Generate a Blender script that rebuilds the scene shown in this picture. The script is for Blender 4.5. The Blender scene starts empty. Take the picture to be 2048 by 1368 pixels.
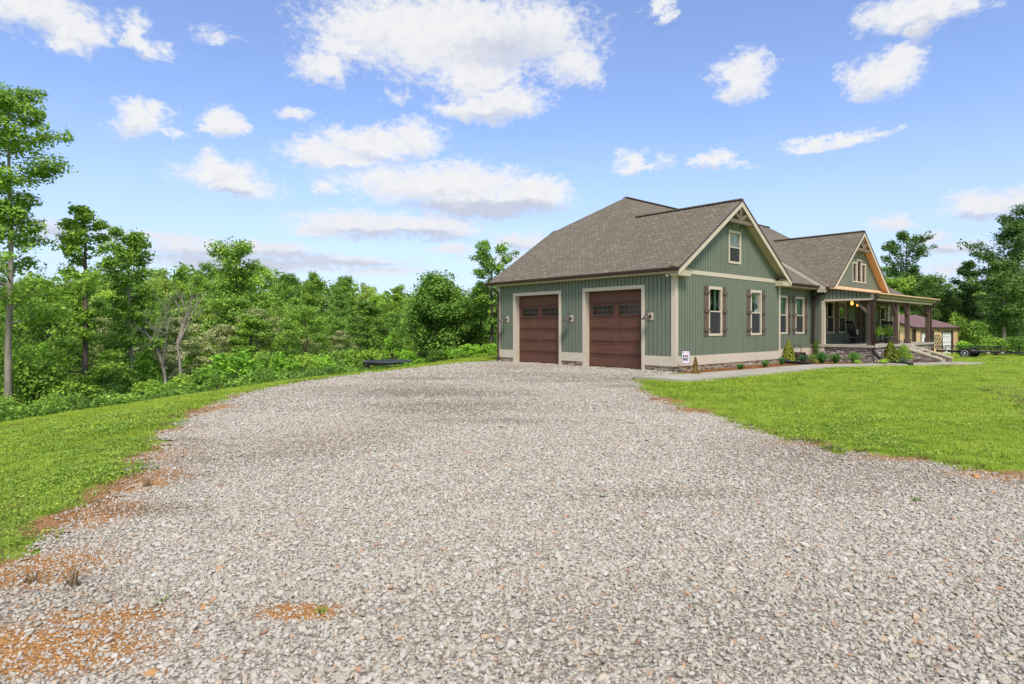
import bpy, bmesh, math, random
import numpy as np
from mathutils import Vector, Matrix

sc = bpy.context.scene
COL = sc.collection
R = math.radians
rng = np.random.default_rng(7)
random.seed(7)

# ------------------------------------------------------------------ helpers
def tag(o, label=None, cat=None, group=None, kind=None):
    if label: o['label'] = label
    if cat: o['category'] = cat
    if group: o['group'] = group
    if kind: o['kind'] = kind
    return o

def thing(name, label, cat, loc=(0, 0, 0), rz=0.0, group=None):
    o = bpy.data.objects.new(name, None)
    o.empty_display_size = 0.3
    COL.objects.link(o)
    o.location = loc
    o.rotation_euler = (0, 0, rz)
    return tag(o, label, cat, group)

def dup(root, loc, rz=0.0, scale=None, label=None, group=None):
    r = root.copy(); COL.objects.link(r)
    r.location = loc; r.rotation_euler = (0, 0, rz)
    if scale is not None: r.scale = scale
    if label: r['label'] = label
    if group: r['group'] = group
    for ch in list(root.children):
        c = ch.copy(); COL.objects.link(c); c.parent = r
        for g in list(ch.children):
            d = g.copy(); COL.objects.link(d); d.parent = c
    return r

def mesh_np(name, V, F, mat=None, smooth=False):
    """V (N,3), F (M,k) arrays -> mesh datablock"""
    me = bpy.data.meshes.new(name)
    V = np.asarray(V, np.float32); F = np.asarray(F, np.int32)
    k = F.shape[1]
    me.vertices.add(len(V)); me.vertices.foreach_set('co', V.ravel())
    me.loops.add(F.size); me.loops.foreach_set('vertex_index', F.ravel())
    me.polygons.add(len(F))
    me.polygons.foreach_set('loop_start', np.arange(0, F.size, k, dtype=np.int32))
    me.polygons.foreach_set('loop_total', np.full(len(F), k, np.int32))
    me.update(calc_edges=True)
    if smooth: me.polygons.foreach_set('use_smooth', np.ones(len(F), bool))
    if mat: me.materials.append(mat)
    return me

def link(name, me, parent=None):
    o = bpy.data.objects.new(name, me)
    COL.objects.link(o)
    if parent: o.parent = parent
    return o

class MB:
    """collects shapes, builds them as one mesh object"""
    def __init__(s): s.v = []; s.f = []
    def add(s, vs, fs):
        b = len(s.v); s.v += [tuple(v) for v in vs]; s.f += [tuple(i + b for i in f) for f in fs]
        return s
    def box(s, x0, x1, y0, y1, z0, z1):
        return s.hexa([(x0, y0, z0), (x1, y0, z0), (x1, y1, z0), (x0, y1, z0), (x0, y0, z1), (x1, y0, z1), (x1, y1, z1), (x0, y1, z1)])
    def hexa(s, c):
        return s.add(c, [(0, 3, 2, 1), (4, 5, 6, 7), (0, 1, 5, 4), (1, 2, 6, 5), (2, 3, 7, 6), (3, 0, 4, 7)])
    def beam(s, p, q, w, h, up=(0, 0, 1)):
        p = Vector(p); q = Vector(q); d = (q - p).normalized()
        a = d.cross(Vector(up))
        if a.length < 1e-4: a = d.cross(Vector((1, 0, 0)))
        a.normalize(); b = a.cross(d); a = a * (w / 2); b = b * (h / 2)
        return s.hexa([p - a - b, p + a - b, p + a + b, p - a + b, q - a - b, q + a - b, q + a + b, q - a + b])
    def slab(s, pts, th):
        """top polygon pts, extruded down (vertical) by th"""
        n = len(pts)
        low = [(p[0], p[1], p[2] - th) for p in pts]
        return s.add(list(pts) + low, [tuple(range(n)), tuple(range(2 * n - 1, n - 1, -1))] + [(i, n + i, n + (i + 1) % n, (i + 1) % n) for i in range(n)])
    def tube(s, pts, rads, n=8, cap=True):
        V, F = tube_np(pts, rads, n)
        b = len(s.v); s.v += [tuple(v) for v in V]; s.f += [tuple(int(i) + b for i in f) for f in F]
        if cap:
            s.f.append(tuple(range(b + n - 1, b - 1, -1))); m = b + n * (len(pts) - 1); s.f.append(tuple(range(m, m + n)))
        return s
    def lathe(s, prof, center=(0, 0, 0), n=16, axis='z'):
        V = []; F = []
        for r, z in prof:
            for i in range(n):
                a = 2 * math.pi * i / n; x, y = r * math.cos(a), r * math.sin(a)
                p = {'z': (x, y, z), 'y': (x, z, y), 'x': (z, x, y)}[axis]
                V.append((p[0] + center[0], p[1] + center[1], p[2] + center[2]))
        for j in range(len(prof) - 1):
            for i in range(n):
                F.append((j * n + i, j * n + (i + 1) % n, (j + 1) * n + (i + 1) % n, (j + 1) * n + i))
        F.append(tuple(range(n - 1, -1, -1))); m = n * (len(prof) - 1); F.append(tuple(range(m, m + n)))
        return s.add(V, F)
    def build(s, name, mat, parent=None, smooth=False, bevel=0.0, uv=True):
        me = bpy.data.meshes.new(name)
        me.from_pydata(s.v, [], s.f)
        bm = bmesh.new(); bm.from_mesh(me)
        bmesh.ops.recalc_face_normals(bm, faces=bm.faces)
        if bevel > 0:
            bmesh.ops.bevel(bm, geom=list(bm.edges), offset=bevel, segments=1, affect='EDGES', profile=0.5)
        if uv:
            L = bm.loops.layers.uv.new('UVMap')
            for f in bm.faces:
                n = f.normal
                if abs(n.z) > 0.999: t = Vector((1, 0, 0)); w = Vector((0, 1, 0))
                else:
                    t = Vector((-n.y, n.x, 0)).normalized(); w = n.cross(t)
                for l in f.loops:
                    co = l.vert.co; l[L].uv = (co.dot(t), co.dot(w))
        bm.to_mesh(me); bm.free()
        if smooth:
            me.polygons.foreach_set('use_smooth', np.ones(len(me.polygons), bool))
        if mat: me.materials.append(mat)
        return link(name, me, parent)

def tube_np(pts, rads, n=8):
    P = np.asarray(pts, float); m = len(P)
    T = np.gradient(P, axis=0); T /= np.linalg.norm(T, axis=1)[:, None] + 1e-9
    ref = np.array([0.0, 0.0, 1.0]) if abs(T[:, 2]).mean() < 0.8 else np.array([1.0, 0.0, 0.0])
    A = np.cross(T, ref); A /= np.linalg.norm(A, axis=1)[:, None] + 1e-9
    B = np.cross(T, A)
    ang = np.arange(n) * 2 * math.pi / n
    V = P[:, None, :] + np.asarray(rads, float)[:, None, None] * (A[:, None, :] * np.cos(ang)[None, :, None] + B[:, None, :] * np.sin(ang)[None, :, None])
    V = V.reshape(-1, 3)
    i = np.arange(n); F = []
    for j in range(m - 1):
        F.append(np.stack([j * n + i, j * n + (i + 1) % n, (j + 1) * n + (i + 1) % n, (j + 1) * n + i], 1))
    return V, np.concatenate(F)

# ------------------------------------------------------------------ node materials
class NT:
    def __init__(s, nt): s.nt = nt
    def n(s, typ, **kw):
        nd = s.nt.nodes.new(typ)
        for k, v in kw.items():
            if k.startswith('i_'):
                key = k[2:]; key = int(key) if key.isdigit() else key.replace('_', ' ')
                sock = nd.inputs[key]
                if isinstance(v, bpy.types.NodeSocket): s.nt.links.new(v, sock)
                else: sock.default_value = v
            else: setattr(nd, k, v)
        return nd
    def math(s, op, a, b=None, clamp=False):
        nd = s.n('ShaderNodeMath', operation=op, use_clamp=clamp)
        for i, v in enumerate((a, b)):
            if v is None: continue
            if isinstance(v, bpy.types.NodeSocket): s.nt.links.new(v, nd.inputs[i])
            else: nd.inputs[i].default_value = v
        return nd.outputs[0]
    def mix(s, f, a, b, blend='MIX'):
        nd = s.n('ShaderNodeMix', data_type='RGBA', blend_type=blend)
        for key, v in ((0, f), (6, a), (7, b)):
            if isinstance(v, bpy.types.NodeSocket): s.nt.links.new(v, nd.inputs[key])
            else: nd.inputs[key].default_value = (v if not isinstance(v, tuple) else (v + (1,))[:4])
        return nd.outputs[2]
    def ramp(s, f, stops):
        nd = s.n('ShaderNodeValToRGB'); s.nt.links.new(f, nd.inputs[0])
        e = nd.color_ramp.elements
        while len(e) < len(stops): e.new(0.5)
        for el, (p, c) in zip(e, stops):
            el.position = p; el.color = (c if isinstance(c, tuple) else (c, c, c)) + (1,) if (not isinstance(c, tuple) or len(c) == 3) else c
        return nd.outputs[0]
    def noise(s, vec, scale, detail=3.0, rough=0.55, col=False, dim='3D'):
        nd = s.n('ShaderNodeTexNoise', noise_dimensions=dim)
        nd.inputs['Scale'].default_value = scale; nd.inputs['Detail'].default_value = detail; nd.inputs['Roughness'].default_value = rough
        if vec is not None: s.nt.links.new(vec, nd.inputs['Vector'])
        return nd.outputs[1 if col else 0]
    def smooth(s, f, a, b, lo=0.0, hi=1.0):
        nd = s.n('ShaderNodeMapRange', interpolation_type='SMOOTHSTEP')
        s.nt.links.new(f, nd.inputs[0])
        for i, v in zip((1, 2, 3, 4), (a, b, lo, hi)): nd.inputs[i].default_value = v
        return nd.outputs[0]

def new_mat(name):
    m = bpy.data.materials.new(name); m.use_nodes = True
    m.node_tree.nodes.clear()
    t = NT(m.node_tree)
    t.out = t.n('ShaderNodeOutputMaterial')
    return m, t

def finish(t, color, rough=0.7, spec=0.3, bump=None, bstr=0.3, bdist=0.02, metal=0.0):
    p = t.n('ShaderNodeBsdfPrincipled')
    for k, v in (('Base Color', color), ('Roughness', rough), ('Metallic', metal), ('Specular IOR Level', spec)):
        if isinstance(v, bpy.types.NodeSocket): t.nt.links.new(v, p.inputs[k])
        else: p.inputs[k].default_value = (v + (1,))[:4] if isinstance(v, tuple) else v
    if bump is not None:
        b = t.n('ShaderNodeBump', i_Strength=bstr, i_Distance=bdist, i_Height=bump)
        t.nt.links.new(b.outputs[0], p.inputs['Normal'])
    t.nt.links.new(p.outputs[0], t.out.inputs[0])
    return p

def simple(name, col, rough=0.6, var=0.12, scale=6.0, spec=0.35, metal=0.0, bstr=0.0, stretch=(1, 1, 1)):
    m, t = new_mat(name)
    tc = t.n('ShaderNodeTexCoord')
    mp = t.n('ShaderNodeMapping', i_Vector=tc.outputs['Object'], i_Scale=stretch)
    n1 = t.noise(mp.outputs[0], scale, 4); n2 = t.noise(mp.outputs[0], scale * 0.13, 2)
    f = t.math('ADD', t.math('MULTIPLY', n1, 0.6), t.math('MULTIPLY', n2, 0.4))
    lo = tuple(c * (1 - var * 1.6) for c in col); hi = tuple(min(1, c * (1 + var * 1.6)) for c in col)
    c = t.ramp(f, [(0.3, lo), (0.7, hi)])
    finish(t, c, rough, spec, n1 if bstr else None, bstr, 0.01, metal)
    return m

def wood_mat(name, dark, light, rough=0.8, axis='z'):
    m, t = new_mat(name)
    tc = t.n('ShaderNodeTexCoord')
    s = {'z': (22, 22, 1.6), 'x': (1.6, 22, 22), 'y': (22, 1.6, 22)}[axis]
    mp = t.n('ShaderNodeMapping', i_Vector=tc.outputs['Object'], i_Scale=s)
    n1 = t.noise(mp.outputs[0], 1.6, 5, 0.65); n2 = t.noise(tc.outputs['Object'], 2.2, 3)
    f = t.math('ADD', t.math('MULTIPLY', n1, 0.7), t.math('MULTIPLY', n2, 0.3))
    c = t.ramp(f, [(0.32, dark), (0.68, light)])
    finish(t, c, rough, 0.25, n1, 0.35, 0.01)
    return m

def leaf_mat(name, dark, mid, light, trans=0.36, nscale=0.45, upn=0.0):
    m, t = new_mat(name)
    g = t.n('ShaderNodeNewGeometry'); tc = t.n('ShaderNodeTexCoord'); oi = t.n('ShaderNodeObjectInfo')
    nz = t.noise(g.outputs['Position'] if upn else tc.outputs['Object'], nscale, 3 if upn else 2)
    f = t.math('ADD', t.math('MULTIPLY', g.outputs['Random Per Island'], 0.3 if upn else 0.5), t.math('MULTIPLY', nz, 0.95 if upn else 0.75))
    f = t.math('ADD', f, t.math('MULTIPLY', t.math('SUBTRACT', oi.outputs['Random'], 0.5), 0.28))
    c = t.ramp(f, [(0.28, dark), (0.6, mid), (0.95, light)])
    p = t.n('ShaderNodeBsdfPrincipled', i_Base_Color=c, i_Roughness=0.55)
    p.inputs['Specular IOR Level'].default_value = 0.3
    tl = t.n('ShaderNodeBsdfTranslucent')
    if upn:     # a lawn is lit as a surface: blades lean every way, so shade them mostly by the lie of the turf
        mxn = t.n('ShaderNodeMix', data_type='VECTOR'); mxn.inputs[0].default_value = upn; t.nt.links.new(g.outputs['Normal'], mxn.inputs[4]); mxn.inputs[5].default_value = (0, 0, 1)
        nn = t.n('ShaderNodeVectorMath', operation='NORMALIZE', i_0=mxn.outputs[1]); t.nt.links.new(nn.outputs[0], p.inputs['Normal'])
    ct = t.mix(0.5, c, (0.25, 0.42, 0.04)); ct = t.mix(1.0, ct, c, 'MIX') if False else ct
    t.nt.links.new(t.mix(0.35, c, (0.16, 0.26, 0.02)), tl.inputs[0])
    mx = t.n('ShaderNodeMixShader', i_0=trans)
    t.nt.links.new(p.outputs[0], mx.inputs[1]); t.nt.links.new(tl.outputs[0], mx.inputs[2])
    t.nt.links.new(mx.outputs[0], t.out.inputs[0])
    return m

M = {}
def make_materials():
    M['siding'] = simple('siding_green', (0.166, 0.193, 0.143), 0.55, 0.06, 3.0, 0.3, stretch=(1, 1, 0.3))
    M['cream'] = simple('cream_trim', (0.60, 0.525, 0.415), 0.6, 0.05, 3.0)
    M['soffit'] = simple('cream_soffit', (0.52, 0.46, 0.33), 0.6, 0.05, 3.0)
    M['orangewood'] = wood_mat('orange_soffit', (0.48, 0.265, 0.105), (0.68, 0.41, 0.19), 0.6, 'x')  # plain orange-brown grain for the soffit of the porch gable
    M['orangetan'] = simple('orange_tan_metal', (0.84, 0.56, 0.34), 0.45, 0.1, 5.0, 0.5)  # plain orange-tan tone for the gable base strip and porch roof
    M['brown'] = simple('brown_metal', (0.070, 0.042, 0.034), 0.45, 0.1, 4.0, 0.4)
    M['bronze'] = simple('bronze_gutter', (0.19, 0.13, 0.07), 0.45, 0.1, 4.0, 0.4)
    M['timber'] = wood_mat('dark_timber', (0.070, 0.046, 0.037), (0.155, 0.108, 0.086))
    M['shutter'] = wood_mat('shutter_wood', (0.075, 0.050, 0.038), (0.19, 0.140, 0.110))
    M['truss'] = wood_mat('weathered_timber', (0.12, 0.09, 0.065), (0.27, 0.215, 0.165), axis='x')
    M['door'] = wood_mat('garage_door_wood', (0.105, 0.047, 0.033), (0.165, 0.076, 0.054), 0.5)
    M['black'] = simple('black_metal', (0.018, 0.018, 0.020), 0.45, 0.2, 6.0)
    M['rubber'] = simple('black_rubber', (0.022, 0.022, 0.024), 0.75, 0.2, 8.0)
    M['plastic'] = simple('black_corrugated_plastic', (0.020, 0.023, 0.030), 0.35, 0.2, 8.0)
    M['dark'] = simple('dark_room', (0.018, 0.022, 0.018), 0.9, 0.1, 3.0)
    M['white'] = simple('white_paint', (0.88, 0.88, 0.87), 0.5, 0.03, 3.0)
    M['curtain'] = simple('pale_blind', (0.30, 0.50, 0.38), 0.8, 0.06, 3.0)
    M['blind'] = simple('white_blind', (0.92, 0.90, 0.97), 0.8, 0.05, 3.0)
    M['screen'] = simple('insect_screen', (0.040, 0.042, 0.046), 0.75, 0.15, 4.0, 0.2)
    M['tan'] = simple('tan_steel', (0.93, 0.66, 0.37), 0.5, 0.05, 2.0)
    M['redbrown'] = simple('redbrown_steel_roof', (0.31, 0.205, 0.20), 0.45, 0.06, 1.0)
    M['rim'] = simple('grey_steel_rim', (0.62, 0.62, 0.62), 0.35, 0.05, 5.0, 0.5)
    M['red'] = simple('red_reflector', (0.30, 0.03, 0.03), 0.4, 0.05)
    M['pot'] = simple('dark_pot', (0.05, 0.04, 0.035), 0.6, 0.1)
    M['cushion'] = simple('cream_cushion', (0.66, 0.62, 0.55), 0.9, 0.06)
    M['netting'] = simple('grey_net_frame', (0.060, 0.066, 0.080), 0.5, 0.1)
    # concrete
    m, t = new_mat('concrete'); tc = t.n('ShaderNodeTexCoord')
    n1 = t.noise(tc.outputs['Object'], 0.9, 5, 0.6); n2 = t.noise(tc.outputs['Object'], 60, 3)
    c = t.ramp(n1, [(0.3, (0.34, 0.30, 0.235)), (0.7, (0.50, 0.455, 0.375))])
    c = t.mix(0.25, c, t.ramp(n2, [(0.35, (0.25, 0.23, 0.19)), (0.65, (0.6, 0.58, 0.52))]))
    finish(t, c, 0.85, 0.2, n2, 0.25, 0.005); M['concrete'] = m
    # shingles (uv in metres)
    m, t = new_mat('roof_shingles'); uv = t.n('ShaderNodeUVMap')
    mp = t.n('ShaderNodeMapping', i_Vector=uv.outputs[0])
    nzv = t.noise(mp.outputs[0], 7.0, 2, 0.5, col=True)
    sep = t.n('ShaderNodeSeparateXYZ', i_0=mp.outputs[0]); sn = t.n('ShaderNodeSeparateColor', i_0=nzv)
    vec = t.n('ShaderNodeCombineXYZ')
    t.nt.links.new(t.math('ADD', sep.outputs[0], t.math('MULTIPLY', t.math('SUBTRACT', sn.outputs[0], .5), 0.03)), vec.inputs[0])
    t.nt.links.new(sep.outputs[1], vec.inputs[1])
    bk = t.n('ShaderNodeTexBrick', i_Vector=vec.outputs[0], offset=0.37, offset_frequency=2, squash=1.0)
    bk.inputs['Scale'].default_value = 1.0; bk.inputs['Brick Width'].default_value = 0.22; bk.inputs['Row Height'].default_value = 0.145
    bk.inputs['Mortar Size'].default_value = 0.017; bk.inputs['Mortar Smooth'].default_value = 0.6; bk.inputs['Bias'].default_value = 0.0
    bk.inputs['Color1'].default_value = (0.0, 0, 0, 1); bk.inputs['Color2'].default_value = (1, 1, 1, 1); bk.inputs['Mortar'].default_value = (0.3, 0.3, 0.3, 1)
    big = t.noise(mp.outputs[0], 0.35, 3)
    fine = t.noise(mp.outputs[0], 40, 3)
    med = t.noise(mp.outputs[0], 3.0, 2)
    f = t.math('ADD', t.math('MULTIPLY', bk.outputs[0], 0.55), t.math('MULTIPLY', t.math('ADD', t.math('MULTIPLY', med, .35), .33), 0.6))
    c = t.ramp(f, [(0.10, (0.124, 0.101, 0.072)), (0.45, (0.168, 0.140, 0.102)), (0.72, (0.200, 0.170, 0.127)), (0.95, (0.280, 0.244, 0.188))])
    c = t.mix(t.math('MULTIPLY', bk.outputs[1], 0.85), c, (0.070, 0.056, 0.044))  # dark shingle joints, doubling as a painted shadow line under each course
    c = t.mix(0.12, c, t.ramp(fine, [(0.35, (0.07, 0.06, 0.05)), (0.65, (0.36, 0.33, 0.29))]))
    c = t.mix(0.2, c, t.ramp(big, [(0.3, (0.45, 0.45, 0.45)), (0.7, (0.62, 0.6, 0.57))]), 'OVERLAY')
    hgt = t.math('ADD', t.math('MULTIPLY', bk.outputs[1], -1.0), t.math('MULTIPLY', bk.outputs[0], 0.5))
    finish(t, c, 0.9, 0.2, hgt, 0.6, 0.02); M['shingle'] = m
    # stacked stone
    m, t = new_mat('stacked_stone'); g = t.n('ShaderNodeNewGeometry'); tc = t.n('ShaderNodeTexCoord')
    n1 = t.noise(tc.outputs['Object'], 14, 5, 0.65)
    f = t.math('ADD', t.math('MULTIPLY', g.outputs['Random Per Island'], 0.75), t.math('MULTIPLY', n1, 0.4))
    c = t.ramp(f, [(0.15, (0.12, 0.09, 0.065)), (0.40, (0.27, 0.205, 0.145)), (0.60, (0.42, 0.325, 0.22)), (0.80, (0.36, 0.31, 0.26)), (1.0, (0.60, 0.52, 0.41))])
    finish(t, c, 0.9, 0.2, n1, 0.7, 0.02); M['stone'] = m
    m, t = new_mat('porch_stone'); g = t.n('ShaderNodeNewGeometry'); tc = t.n('ShaderNodeTexCoord')
    n1 = t.noise(tc.outputs['Object'], 14, 5, 0.65)
    f = t.math('ADD', t.math('MULTIPLY', g.outputs['Random Per Island'], 0.75), t.math('MULTIPLY', n1, 0.4))
    c = t.ramp(f, [(0.15, (0.09, 0.068, 0.058)), (0.42, (0.21, 0.165, 0.14)), (0.60, (0.31, 0.255, 0.225)), (0.80, (0.45, 0.40, 0.37)), (1.0, (0.72, 0.66, 0.60))])
    finish(t, c, 0.9, 0.2, n1, 0.7, 0.02); M['porchstone'] = m
    # thin window glass
    m, t = new_mat('window_glass')
    tr = t.n('ShaderNodeBsdfTransparent', i_Color=(0.80, 0.88, 0.82, 1)); gl = t.n('ShaderNodeBsdfGlossy', i_Roughness=0.02)
    fr = t.n('ShaderNodeFresnel', i_IOR=1.5)
    mx = t.n('ShaderNodeMixShader', i_0=t.math('ADD', t.math('MULTIPLY', fr.outputs[0], 0.9), 0.0, True))
    t.nt.links.new(tr.outputs[0], mx.inputs[1]); t.nt.links.new(gl.outputs[0], mx.inputs[2]); t.nt.links.new(mx.outputs[0], t.out.inputs[0]); M['glass'] = m
    # lit lantern
    m, t = new_mat('lantern_glow'); em = t.n('ShaderNodeEmission', i_Color=(1.0, 0.36, 0.07, 1), i_Strength=1.8)
    t.nt.links.new(em.outputs[0], t.out.inputs[0]); M['glow'] = m
    # bark
    def bark(name, a, b):
        m, t = new_mat(name); tc = t.n('ShaderNodeTexCoord')
        mp = t.n('ShaderNodeMapping', i_Vector=tc.outputs['Object'], i_Scale=(7, 7, 1.4))
        n1 = t.noise(mp.outputs[0], 1.5, 5, 0.65); n2 = t.noise(tc.outputs['Object'], 0.9, 3)
        c = t.ramp(t.math('ADD', t.math('MULTIPLY', n1, .6), t.math('MULTIPLY', n2, .4)), [(0.32, a), (0.68, b)])
        finish(t, c, 0.95, 0.15, n1, 0.8, 0.04); return m
    M['bark'] = bark('grey_brown_bark', (0.055, 0.042, 0.032), (0.21, 0.175, 0.14))
    M['palebark'] = bark('pale_bark', (0.16, 0.135, 0.11), (0.42, 0.37, 0.31))
    M['deadbark'] = bark('dead_bare_wood', (0.20, 0.17, 0.14), (0.46, 0.41, 0.35))
    # leaves
    M['lf_deep'] = leaf_mat('leaf_deep', (0.063, 0.140, 0.029), (0.178, 0.350, 0.058), (0.424, 0.665, 0.104))
    M['lf_mid'] = leaf_mat('leaf_mid', (0.077, 0.168, 0.026), (0.231, 0.426, 0.060), (0.502, 0.731, 0.108))
    M['lf_light'] = leaf_mat('leaf_light', (0.155, 0.289, 0.038), (0.368, 0.592, 0.076), (0.733, 0.975, 0.134))
    M['lf_bright'] = leaf_mat('leaf_bright', (0.111, 0.268, 0.023), (0.281, 0.568, 0.047), (0.606, 0.934, 0.107))
    M['lf_flower'] = leaf_mat('leaf_flowering', (0.16, 0.25, 0.06), (0.42, 0.48, 0.17), (0.95, 0.92, 0.52), 0.3)
    M['lf_cool'] = leaf_mat('leaf_cool', (0.048, 0.116, 0.029), (0.136, 0.261, 0.062), (0.283, 0.438, 0.096))
    M['lf_olive'] = leaf_mat('leaf_olive', (0.145, 0.253, 0.041), (0.348, 0.505, 0.086), (0.653, 0.796, 0.160))
    M['lf_spruce'] = leaf_mat('leaf_spruce', (0.064, 0.095, 0.012), (0.217, 0.270, 0.026), (0.433, 0.459, 0.052), 0.15, 4.0)
    M['lf_rust'] = leaf_mat('leaf_rust', (0.13, 0.070, 0.022), (0.30, 0.165, 0.050), (0.34, 0.33, 0.085), 0.15, 3.0)
    M['lf_blade'] = leaf_mat('leaf_blade', (0.034, 0.118, 0.022), (0.101, 0.270, 0.051), (0.254, 0.490, 0.100), 0.3, 3.0)
    M['lf_blue'] = leaf_mat('leaf_blue', (0.036, 0.090, 0.042), (0.090, 0.180, 0.096), (0.180, 0.288, 0.168), 0.3, 3.0)
    M['lf_grass'] = leaf_mat('leaf_grass', (0.198, 0.337, 0.029), (0.354, 0.529, 0.040), (0.571, 0.690, 0.080), 0.35, 0.9, upn=.75)
    M['lf_clover'] = leaf_mat('leaf_clover', (0.115, 0.229, 0.028), (0.268, 0.421, 0.054), (0.535, 0.639, 0.093), 0.3, 0.6)
    M['lf_dry'] = leaf_mat('leaf_dry', (0.070, 0.045, 0.020), (0.170, 0.115, 0.055), (0.300, 0.220, 0.110), 0.2, 0.6)
make_materials()
# ------------------------------------------------------------------ camera
EYE = 1.56
cam_d = bpy.data.cameras.new('camera'); cam = bpy.data.objects.new('camera', cam_d); COL.objects.link(cam)
cam.location = (0, 0, EYE); cam.rotation_euler = (R(90), 0, 0)
cam_d.sensor_width = 36.0; cam_d.lens = 1211 / 2048 * 36; cam_d.shift_y = -29 / 2048
cam_d.clip_start = 0.05; cam_d.clip_end = 4000
sc.camera = cam

# ------------------------------------------------------------------ house frame (local x along the gabled front, local y along the garage doors)
HX, HY, HROT = 5.653, 21.0, math.atan2(0.6653, 0.7466)
CH, SH = math.cos(HROT), math.sin(HROT)
def W(lx, ly, lz=0.0): return (HX + CH * lx - SH * ly, HY + SH * lx + CH * ly, lz)
def loc_of(X, Y):
    dx, dy = X - HX, Y - HY
    return CH * dx + SH * dy, -SH * dx + CH * dy

# ------------------------------------------------------------------ terrain
PLATEAU = np.array([(-3.2, -40), (-3.2, -6), (-3.3, 3.5), (-3.5, 4.8), (-3.8, 6.2), (-4.6, 7.7), (-5.4, 9.7), (-5.9, 11.5), (-6.3, 14), (-6.0, 17.2), (-5.1, 20.3), (-3.6, 23.5), (-2.2, 27), (-1.5, 31), (0, 36), (6, 45), (20, 60), (60, 100), (200, 130), (200, -40)], float)
GRAVEL = np.array([(-3.2, -8), (-3.3, 3.5), (-3.5, 4.8), (-3.8, 6.2), (-4.6, 7.7), (-5.4, 9.7), (-5.9, 11.5), (-6.3, 14), (-6.0, 17.2), (-5.1, 20.3), (-3.6, 23.5), (-2.2, 26.5), (-0.6, 28.3), (5.9, 21.2), W(-0.9, -0.6)[:2], W(-3.1, -0.6)[:2], (3.56, 17.2), (3.19, 14), (3.18, 12.2), (3.44, 10.8), (3.62, 9.84), (3.56, 8.87), (3.84, 8.2), (4.22, 7.56), (4.57, 7.13), (4.85, 6.7), (5.29, 6.26), (8, 4.5), (12, 2), (12, -8)], float)
WOODEDGE = np.array([(-300, -60), (-60, 8), (-30, 20.5), (-18.6, 22), (-15, 23.6), (-11, 24.0), (-8.9, 25.0), (-8.2, 29), (-10.5, 33), (-10.0, 38.5), (-5.5, 38.5), (-3.0, 33), (1, 38), (8, 50), (24, 66), (43, 66), (58, 55), (90, 40), (300, 20), (300, 400), (-300, 400)], float)

def inside(P, poly):
    x, y = P[:, 0], P[:, 1]; c = np.zeros(len(P), bool); n = len(poly)
    for i in range(n):
        x0, y0 = poly[i]; x1, y1 = poly[(i + 1) % n]
        if y0 == y1: continue
        c ^= ((y0 > y) != (y1 > y)) & (x < (x1 - x0) * (y - y0) / (y1 - y0) + x0)
    return c
def sdist(P, poly):
    """signed distance, negative inside"""
    d = np.full(len(P), 1e9); n = len(poly)
    for i in range(n):
        a = poly[i]; b = poly[(i + 1) % n]; ab = b - a
        t = np.clip(((P - a) @ ab) / (ab @ ab + 1e-12), 0, 1)
        d = np.minimum(d, np.hypot(*(P - a - t[:, None] * ab).T))
    return np.where(inside(P, poly), -d, d)
def vnoise(P, s, seed=0):
    """cheap smooth noise 0..1"""
    q = P * s
    r = np.zeros(len(P))
    rs = np.random.default_rng(seed)
    for k in range(5):
        a = rs.uniform(0, 2 * math.pi); f = rs.uniform(0.6, 1.9); ph = rs.uniform(0, 6.28, 2)
        r += np.sin((q[:, 0] * math.cos(a) + q[:, 1] * math.sin(a)) * f * 2 + ph[0] + 1.3 * np.sin(q @ np.array([math.sin(a), -math.cos(a)]) * f * 1.3 + ph[1]))
    return 0.5 + r / 10 * 1.2
def height(P):
    P = np.atleast_2d(np.asarray(P, float))
    d = np.maximum(sdist(P, PLATEAU), 0)
    s = np.sqrt((0.157 * d) ** 2 + 0.12 ** 2) - 0.12
    s = 9.0 * (1 - np.exp(-s / 9.0 - (s / 12) ** 2))
    dx, dy = P[:, 0] - HX, P[:, 1] - HY; lx = CH * dx + SH * dy
    r = np.maximum(lx - 6, 0); r = 0.024 * (np.sqrt(r * r + 4) - 2) ; r = 2.2 * np.tanh(r / 2.2)
    bump = 0.03 * (vnoise(P, 0.5, 3) - 0.5) * np.clip(d / 3, 0, 1)
    far = np.hypot(P[:, 0], P[:, 1]); hill = np.clip((far - 110) / 160, 0, 1) ** 1.2 * 10
    return -s - r + bump + hill
def hz(x, y): return float(height([(x, y)])[0])

def px_x(px, D): return (px - 1024) / 1211 * D
def ground_at(px, py):
    """where the sight line of a picture point meets the terrain"""
    u = (px - 1024) / 1211; v = (655 - py) / 1211
    D = np.linspace(1.5, 90, 3600)
    zz = EYE + v * D - height(np.stack([u * D, D], 1))
    i = int(np.argmax(zz < 0)) if (zz < 0).any() else len(D) - 1
    return (u * D[i], D[i], hz(u * D[i], D[i]))

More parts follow.
